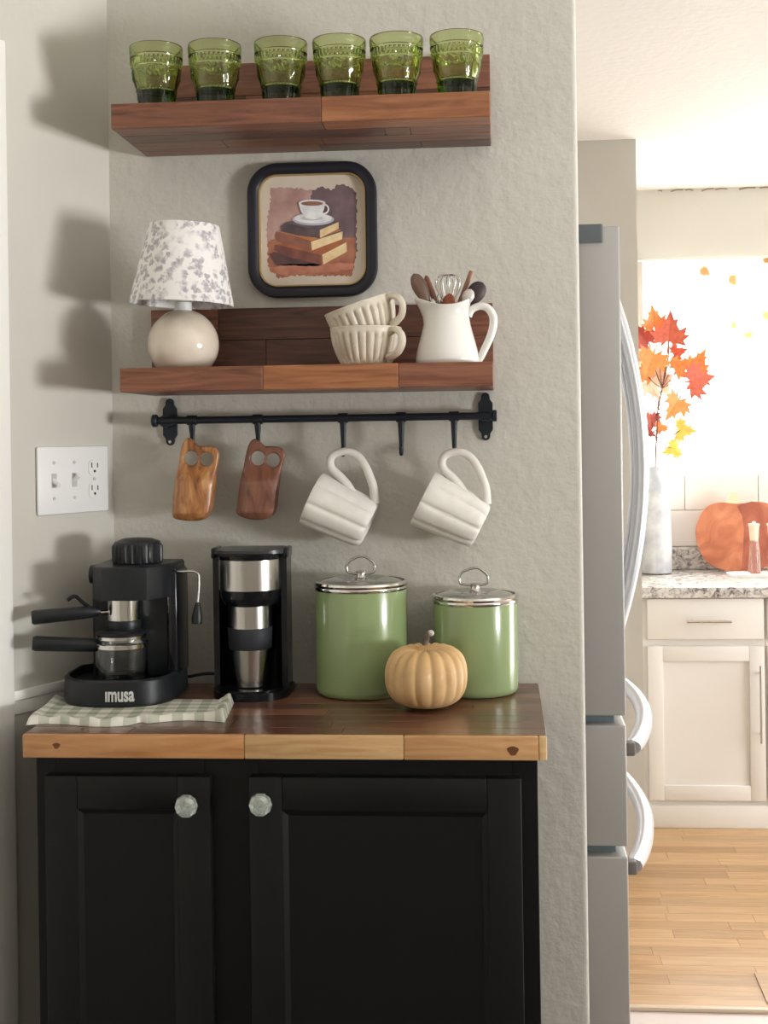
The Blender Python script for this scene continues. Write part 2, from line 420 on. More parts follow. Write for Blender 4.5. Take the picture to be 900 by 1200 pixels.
# ------------------------------------------------------------------ framed print
pc = at(366, 269.5, -.01)
FWX, FHZ = .2265, .2345
t = thing('picture_frame', 'black rounded square frame with watercolour of books and teacup', 'picture', (pc.x, -.0005, pc.z))
outer = rrect(-FWX / 2, FWX / 2, -FHZ / 2, FHZ / 2, .052, 10); fw_ = .0195
def ring(profile, hw, hz, rad, n=10):        # profile (inset, y) closed loop swept round a rounded rectangle
    b = MB(); loops = []
    for ins, y in profile:
        loops.append([(x, y, z) for x, z in rrect(-hw + ins, hw - ins, -hz + ins, hz - ins, rad - ins, n)])
    m = len(loops[0]); vs = [p for l in loops for p in l]; k = len(loops); fs = []
    for i in range(k):
        for j in range(m): fs.append((i * m + j, i * m + (j + 1) % m, ((i + 1) % k) * m + (j + 1) % m, ((i + 1) % k) * m + j))
    return b.add(vs, fs)
ring([(0, 0), (0, -.016), (.002, -.0185), (.010, -.020), (fw_ - .002, -.0175), (fw_, -.015), (fw_, 0)], FWX / 2, FHZ / 2, .052).build('frame', mat('frame_black', rgb(30, 30, 40), .4, bump=[(400, .1, .0005)]), t)
ring([(fw_ - .0005, -.003), (fw_ - .0005, -.0145), (fw_ + .0022, -.0145), (fw_ + .0022, -.003)], FWX / 2, FHZ / 2, .052).build('gold_liner', mat('gold_liner', rgb(190, 165, 115), .3, .8), t)
MB().prism(rrect(-FWX / 2 + fw_, FWX / 2 - fw_, -FHZ / 2 + fw_, FHZ / 2 - fw_, .033), -.006, -.001).build('mount', mat('paper', rgb(226, 214, 198), .8, noise=(30, rgb(222, 208, 192))), t, smooth=False)
def crop(X, Y):                              # pixel of the enlarged crop -> local x, z on the print
    q = at(270 + X / 4.5, 170 + Y / 4.5, -.0075); return (q.x - pc.x, q.z - pc.z)
pm = {}
def paint(name, c1, c2, s=40):
    c1, c2 = [tuple(min(250, int(v * 1.04 + 12)) for v in c) for c in (c1, c2)]; pm[name] = mat('paint_' + name, rgb(*c1), .85, noise=(s, rgb(*c2), 3)); return pm[name]
b = MB(); mlist = []
def patch(pts, m, lift, jag=0):
    if m not in mlist: mlist.append(m)
    b.m = mlist.index(m); P = []
    for i in range(len(pts)):
        (xa, ya), (xb, yb) = pts[i], pts[(i + 1) % len(pts)]
        n = 1 if not jag else max(1, int(math.hypot(xb - xa, yb - ya) / 9))
        for k in range(n):
            P.append(crop(xa + (xb - xa) * k / n + (random.uniform(-jag, jag) if jag else 0), ya + (yb - ya) * k / n + (random.uniform(-jag, jag) if jag else 0)))
    y = -.0061 - lift * .00012
    b.add([(x, y, z) for x, z in P], [tuple(range(len(P)))])
patch([(215, 225), (330, 222), (440, 240), (440, 640), (215, 640), (190, 480), (192, 400), (205, 330)], paint('mauve', (186, 152, 142), (158, 120, 114), 25), 0, 7)
patch([(425, 240), (490, 218), (530, 240), (570, 205), (620, 212), (660, 250), (668, 330), (662, 480), (668, 560), (655, 600), (430, 600)], paint('plum', (120, 96, 100), (98, 78, 84), 30), 1, 6)
patch([(195, 505), (260, 490), (660, 490), (662, 560), (655, 640), (640, 690), (560, 690), (300, 690), (250, 700), (200, 640)], paint('table', (172, 112, 86), (140, 84, 66), 30), 2, 6)
patch([(200, 570), (330, 560), (480, 632), (430, 640), (240, 632)], paint('shade', (70, 52, 54), (92, 66, 62), 30), 3, 3)
patch([(205, 645), (300, 628), (650, 622), (650, 655), (300, 690), (215, 668)], paint('pinkbrown', (190, 128, 104), (168, 104, 84)), 3, 4)
patch([(232, 528), (300, 515), (480, 580), (482, 632), (300, 588), (232, 556)], paint('b3spine', (128, 78, 66), (104, 62, 56)), 4, 1.5)
patch([(240, 525), (420, 490), (615, 505), (485, 580)], paint('b3top', (164, 96, 62), (140, 80, 54)), 5)
patch([(484, 578), (612, 512), (614, 562), (490, 630)], paint('pages', (232, 206, 160), (214, 184, 136), 60), 6)
patch([(240, 455), (420, 495), (425, 552), (250, 510), (236, 482)], paint('b2spine', (146, 96, 76), (120, 74, 62)), 7, 1.5)
patch([(250, 452), (420, 425), (590, 448), (425, 505)], paint('b2top', (186, 120, 74), (168, 104, 64)), 8)
patch([(425, 510), (592, 455), (590, 496), (430, 556)], pm['pages'], 9)
patch([(265, 425), (300, 405), (470, 448), (470, 490), (360, 478), (268, 455)], paint('b1spine', (74, 62, 66), (96, 80, 82)), 10, 1.5)
patch([(290, 408), (400, 385), (570, 402), (472, 452)], paint('b1top', (104, 92, 98), (84, 72, 80)), 11)
patch([(472, 448), (570, 406), (572, 440), (474, 490)], pm['pages'], 12)
def ell(cx, cy, rx, ry, n=28): return [(cx + rx * math.cos(2 * PI * k / n), cy + ry * math.sin(2 * PI * k / n)) for k in range(n)]
patch(ell(437, 392, 110, 32), paint('saucer_rim', (168, 168, 184), (190, 188, 196)), 13)
patch(ell(437, 387, 100, 26), paint('china', (238, 234, 228), (206, 204, 210), 50), 14)
patch(ell(430, 385, 58, 13), paint('saucer_shade', (186, 182, 188), (206, 200, 200)), 15)
hp = [(490 + 32 * math.cos(a), 338 + 30 * math.sin(a)) for a in [math.radians(-100 + 20 * k) for k in range(12)]]
hq = [(492 + 22 * math.cos(a), 338 + 20 * math.sin(a)) for a in [math.radians(-100 + 20 * k) for k in range(12)]]
for k in range(11): patch([hp[k], hp[k + 1], hq[k + 1], hq[k]], pm['china'], 16)
patch([(360, 305), (372, 350), (398, 385), (420, 392), (450, 392), (476, 380), (494, 340), (502, 305)], pm['china'], 17)
patch(ell(431, 306, 71, 18), pm['china'], 18)
patch(ell(431, 309, 58, 12), paint('coffee', (150, 108, 84), (124, 84, 64)), 19)
b.build('print', mlist, t, smooth=False)

# ------------------------------------------------------------------ table lamp
def floral():
    m = bpy.data.materials.new('floral_fabric'); m.use_nodes = True; nt = m.node_tree; N = nt.nodes; L = nt.links; b = N['Principled BSDF']
    b.inputs['Roughness'].default_value = .8
    tc = N.new('ShaderNodeTexCoord')
    n = N.new('ShaderNodeTexNoise'); n.inputs['Scale'].default_value = 90; n.inputs['Detail'].default_value = 3
    L.new(tc.outputs['Object'], n.inputs['Vector'])
    mx = N.new('ShaderNodeVectorMath'); mx.operation = 'MULTIPLY_ADD'; mx.inputs[1].default_value = (.02, .02, .02)
    L.new(n.outputs['Color'], mx.inputs[0]); L.new(tc.outputs['Object'], mx.inputs[2])
    v = N.new('ShaderNodeTexVoronoi'); v.inputs['Scale'].default_value = 82; v.feature = 'F1'
    L.new(mx.outputs[0], v.inputs['Vector'])
    r1 = N.new('ShaderNodeValToRGB'); r1.color_ramp.elements[0].position = .38; r1.color_ramp.elements[0].color = (1, 1, 1, 1); r1.color_ramp.elements[1].position = .60; r1.color_ramp.elements[1].color = (0, 0, 0, 1)
    L.new(v.outputs['Distance'], r1.inputs[0])
    n2 = N.new('ShaderNodeTexNoise'); n2.inputs['Scale'].default_value = 26; n2.inputs['Detail'].default_value = 2
    L.new(tc.outputs['Object'], n2.inputs['Vector'])
    r2 = N.new('ShaderNodeValToRGB'); r2.color_ramp.elements[0].position = .38; r2.color_ramp.elements[1].position = .50
    L.new(n2.outputs['Fac'], r2.inputs[0])
    ml = N.new('ShaderNodeMath'); ml.operation = 'MULTIPLY'; L.new(r1.outputs[0], ml.inputs[0]); L.new(r2.outputs[0], ml.inputs[1])
    n3 = N.new('ShaderNodeTexNoise'); n3.inputs['Scale'].default_value = 240; L.new(tc.outputs['Object'], n3.inputs['Vector'])
    m3 = N.new('ShaderNodeMath'); m3.operation = 'MULTIPLY'; L.new(ml.outputs[0], m3.inputs[0]); L.new(n3.outputs['Fac'], m3.inputs[1])
    m4 = N.new('ShaderNodeMath'); m4.operation = 'MULTIPLY'; m4.inputs[1].default_value = 1.7; L.new(m3.outputs[0], m4.inputs[0])
    mix = N.new('ShaderNodeMix'); mix.data_type = 'RGBA'; mix.inputs['A'].default_value = rgb(240, 238, 234); mix.inputs['B'].default_value = rgb(172, 168, 172)
    L.new(m4.outputs[0], mix.inputs['Factor']); L.new(mix.outputs['Result'], b.inputs['Base Color'])
    return m
ly = -.135
p = at(215, 404, ly); k = 1 / ppm(p)
t = thing('table_lamp', 'small table lamp with round stone base and floral shade', 'lamp', (p.x, ly, LZ))
rb = 41.5 * k; zc = p.z - LZ
prof = [(0, .0), (.03, .0)]
a0 = math.acos(min(1, zc / rb)) if zc < rb else .3
for q in range(0, 25):
    a = -PI / 2 + (.55 + (PI - .55 - .3) * q / 24); prof.append((rb * math.cos(a), max(0, zc + rb * math.sin(a))))
prof.append((0, zc + rb * math.sin(a)))
M_STONE = mat('cream_onyx', rgb(214, 200, 182), .14, noise=(22, rgb(228, 216, 200), 6), coat=.4)
MB().lathe(prof, 40).build('base', M_STONE, t)
zn = at(215, 376, ly).z - LZ
MB().lathe([(0, zn - .006), (.0165, zn - .006), (.0165, zn + .012), (.0145, zn + .014), (.0145, zn + .03), (.012, zn + .032), (.012, zn + .06), (0, zn + .06)], 28).build('socket', M_PLATE, t)
zs0 = at(213, 357, ly).z - LZ; zs1 = at(216, 264, ly).z - LZ
rs0, rs1 = 60 * k, 40.5 * k
sh = MB().lathe([(rs0, 0), (rs0 + .001, .002), (rs1 + .001, zs1 - zs0 - .002), (rs1, zs1 - zs0), (rs1 - .0015, zs1 - zs0 - .001), (rs0 - .0015, .001)], 48, closed=True).build('shade', floral(), t)
sh.location = (-.002, 0, zs0); sh.rotation_euler = (.02, math.radians(2.5), .4)
b = MB()
for q in range(3):
    a = q * 2 * PI / 3 + .4; b.rod((0, 0, zs1 - .02), (rs1 * math.cos(a) * .99, rs1 * math.sin(a) * .99, zs1 - .02), .0012, 6)
b.rod((0, 0, zn + .055), (0, 0, zs1 - .018), .005, 10)
b.build('shade_spider', M_STEEL, t)

# ------------------------------------------------------------------ ribbed cups
M_STONEWARE = mat('speckled_stoneware', rgb(222, 213, 196), .45, noise=(40, rgb(206, 194, 174), 5), coat=.15)
def ribbed_cup(name, label, loc, rot, az):
    t = thing(name, label, 'cup', loc, rot, None)
    h, R = .063, .0585
    out = [(0, .002), (.034, .002), (.036, 0), (.039, .001)]
    n = 22
    for q in range(n + 1):
        u = q / n; z = .003 + (h - .006) * u; r_ = .041 + (R - .041) * math.sin(u * PI / 2) ** .85; out.append((r_, z))
    out += [(R + .0008, h - .0015), (R, h), (R - .0025, h)]
    inn = [(R - .0045, h - .004), (R - .006, .04), (.043, .012), (.03, .007), (0, .006)]
    def fn(r_, z, a, k_):
        if k_ < len(out) and .004 < z < h - .010:
            e = min(1, (z - .004) / .006, (h - .010 - z) / .004)
            q = abs(math.sin(a * 13)); r_ -= .0048 * e * (1 - q) ** 1.5
        return r_, z
    MB().lathe(out + inn, 208, fn).build('body', M_STONEWARE, t, ang=60)
    b = MB(); d = lambda r_, z: (r_ * math.cos(az), r_ * math.sin(az), z)
    P = bez([d(.053, .052), d(.066, .056), d(.078, .048), d(.080, .034), d(.070, .019), d(.050, .012)], 6)
    b.tube(P, [.0052 if 3 < i < len(P) - 4 else .006 for i in range(len(P))], 10, flat=1.25)
    b.build('handle', M_STONEWARE, t)
    return t
cy_ = -.135
p = at(429, 410, cy_)
c1 = ribbed_cup('ribbed_cup', 'cream ribbed stoneware cup standing on the shelf, lower of the stacked pair', (p.x, cy_, LZ + .0003), (0, 0, 0), math.radians(-38))
c2 = ribbed_cup('ribbed_cup', 'cream ribbed stoneware cup tilted on top of its twin', (p.x + .008, cy_, LZ + .043), (math.radians(4), math.radians(-18), 0), math.radians(-30))

# ------------------------------------------------------------------ pitcher
py_ = -.13
p = at(524, 395, py_); pk = 1 / ppm(p)
pit = thing('pitcher', 'white ceramic pitcher holding kitchen utensils', 'pitcher', (p.x, py_, LZ + .0003))
Hh = .1015
prof = [(0, .001), (.046, .001), (.049, 0), (.0515, .002), (.0522, .008), (.0505, .02), (.0465, .036), (.0420, .052), (.0385, .066), (.0368, .078), (.0375, .088), (.040, .096), (.0418, .1008), (.0405, .1025), (.0388, .1005),
        (.0345, .088), (.0335, .078), (.0355, .064), (.043, .036), (.047, .012), (.04, .006), (0, .005)]
def pfn(r_, z, a, k_):
    if z > .07:
        e = (z - .07) / .032
        c_ = math.cos(a - PI)                       # spout towards -x
        sp = max(0, c_) ** 5; back = max(0, -c_) ** 3; side = (1 - c_ * c_)
        r_ = r_ + e * (.012 * sp - .001 * back) - .002 * e * side * (1 if r_ > 0 else 0)
        z = z + e * e * (.0085 * max(0, c_) ** 3 + .006 * back - .006 * side)
    return r_, z
MB().lathe(prof, 64, pfn).build('body', M_WHITEC, pit, ang=60)
b = MB()
hp = [at(x, y, py_) - Vector((p.x, py_, LZ)) for x, y in ((549, 371), (553, 363), (562, 359), (571, 361), (577.5, 370), (578, 382), (574, 396), (568, 409), (562, 421), (557, 424))]
P = bez([(v.x, 0, v.z) for v in hp], 6)
b.tube(P, [.0056 + .0012 * math.sin(PI * i / (len(P) - 1)) for i in range(len(P))], 12, flat=1.35)
b.build('handle', M_WHITEC, pit)

# utensils
uy = py_
def uw(name, base, hi): return wood(name, rgb(*[c * .75 for c in base]), rgb(*base), rgb(*hi), .5, (20, 20, 2.5), .05)
W_DARK = uw('walnut_spoon', (104, 78, 62), (122, 94, 76)); W_EBONY = uw('ebony_spoon', (66, 50, 50), (84, 66, 64)); W_RED = uw('cherry_spoon', (158, 84, 52), (178, 102, 66)); W_TAN = uw('beech_handle', (178, 132, 104), (196, 150, 122)); W_BRN = uw('mahogany_handle', (140, 88, 70), (158, 104, 86))
base_in = Vector((p.x, uy, LZ + .012))
def utensil(name, label, cat, top_px, bot_dx, y_top, ymid=0):
    q = at(top_px[0], top_px[1], y_top); foot = base_in + Vector((bot_dx, ymid, 0))
    d = q - foot; Ln = d.length
    o = thing(name, label, cat, foot, d.to_track_quat('Z', 'Y').to_euler())
    return o, Ln
def spoon_bowl(b, z0, ln, wd, dp, n=18, seg=16, twist=0):
    vs, fs = [], []          # solid leaf-shaped bowl along +z, hollow side facing -y after twist
    rows = []
    for i in range(n + 1):
        u = i / n; ww = max(wd * (math.sin(PI * (u ** 1.3)) ** .48 if 0 < u < 1 else 0.0), .0032 * (1 - u))
        th = dp * math.sin(PI * u) + .0040
        row = []
        for s_ in range(seg):
            a = 2 * PI * s_ / seg; x = ww * math.cos(a); y_ = th * .5 * math.sin(a) + (-dp * .6 * (1 - (x / (wd + 1e-6)) ** 2) * math.sin(PI * u) if False else 0)
            if math.sin(a) < 0: y_ *= .35
            ca, sa = math.cos(twist), math.sin(twist)
            row.append(len(vs)); vs.append((x * ca - y_ * sa, x * sa + y_ * ca, z0 + ln * u))
        rows.append(row)
    for i in range(n):
        for s_ in range(seg): fs.append((rows[i][s_], rows[i][(s_ + 1) % seg], rows[i + 1][(s_ + 1) % seg], rows[i + 1][s_]))
    fs.append(tuple(rows[0])); fs.append(tuple(rows[-1]))
    b.add(vs, fs)
def wood_spoon(label, top_px, dx, y_top, ln, wd, m, ym=0, dp=.010):
    o, Ln = utensil('wooden_spoon', label, 'spoon', top_px, dx, y_top, ym)
    e = o.rotation_euler.to_matrix(); tw = 0
    xl = e @ Vector((1, 0, 0)); yl = e @ Vector((0, 1, 0))      # turn the bowl to face the room
    tw = math.atan2(yl.x, xl.x)
    b = MB(); b.rod((0, 0, 0), (0, 0, Ln - ln + .003), .0042, 10); b.build('handle', m, o)
    b = MB(); spoon_bowl(b, Ln - ln, ln, wd, dp, twist=-tw); b.build('bowl', m, o)
    return o
wood_spoon('dark walnut spoon leaning over the pitcher spout', (484.5, 320.5), .012, uy - .012, .058, .0128, W_DARK, ym=-.005)
wood_spoon('black-brown ebony spoon leaning toward the pitcher handle', (566, 331), -.027, uy + .006, .046, .0150, W_EBONY, ym=.004)
wood_spoon('short reddish cherry spoon in the middle of the pitcher', (527, 344), -.004, uy - .016, .038, .0145, W_RED, ym=-.012)
o, Ln = utensil('wooden_handle_utensil', 'utensil with slim mahogany handle beside the walnut spoon', 'utensil', (499, 323), .014, uy + .010, .012)
MB().tube([(0, 0, 0), (0, 0, Ln * .55), (0, 0, Ln * .8), (0, 0, Ln - .004), (0, 0, Ln)], [.003, .003, .005, .0042, .0015], 12).build('handle', W_BRN, o)
o, Ln = utensil('wooden_handle_utensil', 'utensil with pale beech handle standing behind the ebony spoon', 'utensil', (553, 318), -.016, uy + .016, .014)
MB().tube([(0, 0, 0), (0, 0, Ln * .5), (0, 0, Ln - .002), (0, 0, Ln)], [.003, .0042, .0046, .0042], 10).build('handle', W_TAN, o)
o, Ln = utensil('whisk', 'steel balloon whisk standing among wooden spoons', 'whisk', (525, 322), .0, uy + .012, .006)
b = MB(); b.rod((0, 0, 0), (0, 0, Ln - .062), .0045, 12); b.build('handle', M_STEEL, o)
for q in range(6):
    a = PI * q / 6; P = []
    for s_ in range(21):
        u = -1 + 2 * s_ / 20; zz = Ln - .066 + .066 * (1 - abs(u) ** 1.8)
        x = .0215 * (math.copysign(1, u) if u else 0) * max(math.sin(PI * min(1, abs(u) ** .75)), .0 if abs(u) < .5 else .1)
        P.append((x * math.cos(a), x * math.sin(a), zz))
    MB().tube(bez(P, 2), .00075, 6).build('wire', M_STEEL, o)
M_PEWTER = mat('pale_spoon', rgb(206, 200, 194), .35, .25)
def metal_spoon(label, top_px, dx, y_top, ln, wd, m, ym):
    o, Ln = utensil('measuring_spoon', label, 'spoon', top_px, dx, y_top, ym)
    e = o.rotation_euler.to_matrix(); xl = e @ Vector((1, 0, 0)); yl = e @ Vector((0, 1, 0)); tw = math.atan2(yl.x, xl.x)
    MB().rod((0, 0, 0), (0, 0, Ln - ln + .003), .0026, 8).build('handle', m, o)
    b = MB(); spoon_bowl(b, Ln - ln, ln, wd, .007, twist=-tw); b.build('bowl', m, o)
metal_spoon('pale spoon leaning in front of the ebony spoon', (552.5, 339), -.014, uy - .010, .030, .0098, M_PEWTER, -.010)
metal_spoon('small steel spoon tip peeking out beside the mahogany handle', (506, 350), .006, uy - .012, .022, .0055, M_STEEL, -.004)
metal_spoon('small steel spoon next to the cherry spoon', (513.5, 345), .002, uy - .002, .024, .0045, M_STEEL, .002)

# ------------------------------------------------------------------ rail with hooks
ry_ = -.042
A, B = at(190, 493, ry_), at(574, 487.2, ry_)
rz = (A.z + B.z) / 2
rail = thing('hanging_rail', 'black iron rail mounted under the lower shelf', 'rail', (0, 0, rz))
MB().rod((A.x - .012, ry_, 0), (B.x + .006, ry_, 0), .0064, 18).build('bar', M_IRON, rail)
def flange(px, py):
    q = at(px, py, -.006); zc_ = q.z - rz; x = q.x
    b = MB()
    pts = [(x + dx, zc_ + dz) for dx, dz in [(-.0125, -.023), (-.0075, -.030)] + [(.0075 * math.cos(math.radians(a)), -.034 + .0075 * math.sin(math.radians(a))) for a in range(180, 361, 30)] + [(.0075, -.030), (.0125, -.023), (.0125, .023), (.0075, .030)] + [(.0075 * math.cos(math.radians(a)), .034 + .0075 * math.sin(math.radians(a))) for a in range(0, 181, 30)] + [(-.0075, .030), (-.0125, .023)]]
    b.prism(pts, -.006, -.0003)
    o = b.build('bracket', M_IRON, rail, smooth=False)
    b = MB(); b.rod((x, -.005, zc_), (x, ry_ - .002, zc_ * .5), .0105, 18); b.build('standoff', M_IRON, o)
    b = MB(); b.rod((x, -.0055, zc_ - .035), (x, -.0072, zc_ - .035), .0028, 12); b.build('screw', M_STEEL, o)
    b = MB(); b.rod((x, -.0055, zc_ + .035), (x, -.0072, zc_ + .035), .0028, 12); b.build('screw', M_IRON, o)
flange(199, 494.5); flange(569, 488)
b = MB(); b.tube([(A.x - .018, ry_, 0), (A.x - .016, ry_, 0), (A.x - .010, ry_, 0), (A.x - .008, ry_, 0)], [.008, .0112, .0112, .009], 20); b.build('end_cap', M_IRON, rail)
b = MB(); b.tube([(B.x + .004, ry_, 0), (B.x + .006, ry_, 0), (B.x + .011, ry_, 0), (B.x + .012, ry_, 0)], [.008, .010, .010, .008], 20); b.build('end_cap', M_IRON, rail)
HL = [(225, 521, 'olive wood cup'), (302, 521, 'dark wooden cup'), (402, 533, 'tilted white mug nearer the wooden cups'), (470, 532, None), (532, 531, 'tilted white mug by the rail bracket')]
HOOK = []
for (hx, hy, what) in HL:
    q = at(hx, 490, ry_); tip = at(hx, hy, ry_ - .012)
    t = thing('rail_hook', ('black iron hook on the rail holding the ' + what) if what else 'empty black iron hook on the rail between two mugs', 'hook', (q.x, ry_, rz), group='hooks on the iron rail')
    b = MB(); b.tube([(-.0085, 0, 0), (.0085, 0, 0)], .0086, 18); b.build('sleeve', M_IRON, t)
    dz = tip.z - rz
    b = MB()
    P = bez([(0, -.002, -.006), (0, -.001, -.016), (0, 0, dz * .55), (0, .001, dz * .85), (.0, -.004, dz * 1.0), (0, -.011, dz * .99), (0, -.014, dz * .80)], 5)
    n = len(P); b.tube(P, [.0062 - .0030 * min(1, i / (n * .6)) for i in range(n)], 10, flat=.75)
    b.build('hook_arm', M_IRON, t)
    HOOK.append((q.x, dz))

# ------------------------------------------------------------------ carved wooden cups hanging on the rail
def carved_cup(name, label, outer, holes, m, yb):
    P = lambda X, Y: at(190 + X / 6, 500 + Y / 6, yb)
    pts = [P(X, Y) for X, Y in outer]; c = sum(pts, Vector()) / len(pts)
    cu = bpy.data.curves.new(name, 'CURVE'); cu.dimensions = '2D'; cu.fill_mode = 'BOTH'; cu.extrude = .0045; cu.bevel_depth = .0025; cu.bevel_resolution = 2
    def spl(ps):
        s = cu.splines.new('POLY'); s.points.add(len(ps) - 1); s.use_cyclic_u = True
        for i, q in enumerate(ps): s.points[i].co = (q[0], q[1], 0, 1)
    sm = bez([(v.x - c.x, v.z - c.z, 0) for v in pts], 4, True)
    # pull in by the bevel so the outline keeps its size
    spl([(v.x * .955, v.y * .97) for v in sm])
    for (hx, hy, hr) in holes:
        h = P(hx, hy); rr = hr / 6 / ppm(h) + .0040
        spl([(h.x - c.x + rr * math.cos(-2 * PI * k / 24), h.z - c.z + rr * math.sin(-2 * PI * k / 24)) for k in range(24)])
    co = bpy.data.objects.new('tmp', cu); COL.objects.link(co)
    dg = bpy.context.evaluated_depsgraph_get(); me = bpy.data.meshes.new_from_object(co.evaluated_get(dg)); bpy.data.objects.remove(co)
    o = bpy.data.objects.new(name, me); COL.objects.link(o)
    rm = o.modifiers.new('r', 'REMESH'); rm.mode = 'VOXEL'; rm.voxel_size = .0014
    dg = bpy.context.evaluated_depsgraph_get(); me2 = bpy.data.meshes.new_from_object(o.evaluated_get(dg)); bpy.data.objects.remove(o)
    zs = [v.co.y for v in me2.vertices]; z0, z1 = min(zs), max(zs)
    xs = [v.co.x for v in me2.vertices]; xw = (max(xs) - min(xs)) / 2
    for v in me2.vertices:
        x, z, d = v.co.x, v.co.y, v.co.z             # curve plane xy -> world x, z ; curve z -> towards the room
        u = (z1 - z) / (z1 - z0)                    # 0 top .. 1 bottom
        lean = (x + .010 * (u - .5) * 1.2) / (xw * .95)
        g = max(0, min(1, (u - .30) / .28)); g = g * g * (3 - 2 * g)
        e = max(0, min(1, (1.02 - u) / .12)); e = e ** .5
        bul = .017 * g * e * max(0, 1 - min(1, abs(lean)) ** 3.2)
        if d > 0: d += bul
        else: d += bul * .25 * 0
        v.co = (x, -d, z)
    me2.flip_normals() if hasattr(me2, 'flip_normals') else None
    bm = bmesh.new(); bm.from_mesh(me2); bmesh.ops.smooth_vert(bm, verts=bm.verts[:], factor=.5, use_axis_x=True, use_axis_y=True, use_axis_z=True); bmesh.ops.recalc_face_normals(bm, faces=bm.faces[:]); bm.to_mesh(me2); bm.free()
    for q in me2.polygons: q.use_smooth = True
    me2.materials.clear(); me2.materials.append(m)
    o = link(name, me2); o.location = (c.x, yb, c.z)
    return tag(o, label, 'cup', 'carved wooden cups on the rail')
W_OLIVE = wood('olive_wood', rgb(128, 78, 44), rgb(180, 120, 72), rgb(212, 162, 106), .36, (16, 9, 5), .2, 1.8, 3.0)
W_WALN = wood('reddish_walnut', rgb(100, 62, 48), rgb(138, 90, 70), rgb(160, 110, 88), .42, (12, 8, 5), .12, 1.2, 3.5)
carved_cup('carved_wooden_cup', 'glossy olive wood cup with two finger holes and swirling yellow grain',
           [(190, 80), (235, 122), (262, 138), (330, 138), (380, 150), (397, 185), (388, 260), (378, 340), (368, 450), (352, 560), (332, 620), (280, 655), (200, 660), (140, 652), (92, 640), (82, 600), (86, 500), (104, 380), (125, 270), (140, 160), (160, 105)],
           [(205, 222, 46), (312, 228, 43)], W_OLIVE, -.052)
carved_cup('carved_wooden_cup', 'plain dark reddish wooden cup with two finger holes',
           [(655, 88), (700, 122), (724, 140), (800, 142), (848, 160), (862, 195), (846, 260), (832, 320), (816, 450), (800, 575), (775, 625), (720, 650), (650, 652), (580, 635), (530, 610), (535, 560), (550, 450), (570, 340), (590, 230), (605, 160), (625, 110)],
           [(675, 222, 46), (780, 234, 44)], W_WALN, -.052)

# ------------------------------------------------------------------ white pumpkin-ribbed mugs
M_MUG = mat('matte_white_mug', rgb(240, 237, 230), .5, noise=(60, rgb(235, 231, 223)), bump=[(200, .08, .0006)])
def hanging_mug(label, corners, handle, my):
    cs = [at(x, y, my) for x, y in corners]; c = sum(cs, Vector()) / 4
    axis = ((cs[0] + cs[3]) - (cs[1] + cs[2])); axis.y = 0; Ln = axis.length / 2; axis.normalize()
    hd = Vector((axis.z, 0, -axis.x))
    if hd.z < 0: hd = -hd
    R1 = (cs[0] - cs[3]).length / 2; R2 = (cs[1] - cs[2]).length / 2
    base = c - axis * Ln / 2
    yv = axis.cross(hd)
    rot = Matrix(((hd.x, yv.x, axis.x), (hd.y, yv.y, axis.y), (hd.z, yv.z, axis.z))).to_euler()
    t = thing('ribbed_mug', label, 'mug', base, rot, 'white mugs hanging on the rail')
    out = [(0, .002), (R2 - .012, .002), (R2 - .010, 0), (R2 - .005, .001), (R2 - .001, .005), (R2 + .001, .012)]
    n = 10
    for q in range(1, n): u = q / n; out.append((R2 + .001 + (R1 - R2) * u ** .8, .012 + (Ln - .014) * u))
    out += [(R1, Ln - .003), (R1 - .001, Ln), (R1 - .004, Ln)]
    inn = [(R1 - .0055, Ln - .003), (R1 - .006, Ln * .5), (R2 - .006, .014), (R2 - .014, .008), (0, .007)]
    def fn(r_, z, a, k_):
        if 3 <= k_ < len(out):
            q = abs(math.sin(a * 4 + .45)); r_ -= .0046 * (1 - q) ** 2.2 * (1 if z < Ln - .004 else .6)
        return r_, z
    MB().lathe(out + inn, 140, fn).build('body', M_MUG, t, ang=60)
    pts = []
    for x, y in handle:
        v = at(x, y, my) - base; pts.append((v.dot(hd), 0, v.dot(axis)))
    P = bez(pts, 6); MB().tube(P, [.0078 - .0012 * math.sin(PI * i / (len(P) - 1)) for i in range(len(P))], 14).build('handle', M_MUG, t)
    return t
my_ = -.056
HND = [(413, 578), (406, 567), (398, 558), (389, 549), (387, 540), (391, 533), (400, 529.5), (410, 529.5), (420, 535), (428, 546), (434, 560), (438, 573), (439, 590)]
hanging_mug('white pumpkin-ribbed mug hanging on the rail beside the dark wooden cup', [(380, 554.5), (443, 588.5), (423, 642.5), (350, 613)], HND, my_)
hanging_mug('white pumpkin-ribbed mug hanging on the rail hook nearest the refrigerator', [(511, 552), (574.5, 591), (554, 643), (481, 613.5)], [(x + 131 + (0.3 if x > 420 else 0), y + .5) for x, y in HND], my_)

# ------------------------------------------------------------------ switch plate on the left wall
pl_c = DL * (.0181 + .081); zc_ = 1.475 - .0123 - .05715
t = thing('switch_plate', 'white wall plate with two light switches and an outlet', 'switch plate', (pl_c.x + NL.x * .0002, pl_c.y + NL.y * .0002, zc_), (0, 0, math.atan2(-DL.y, -DL.x)))
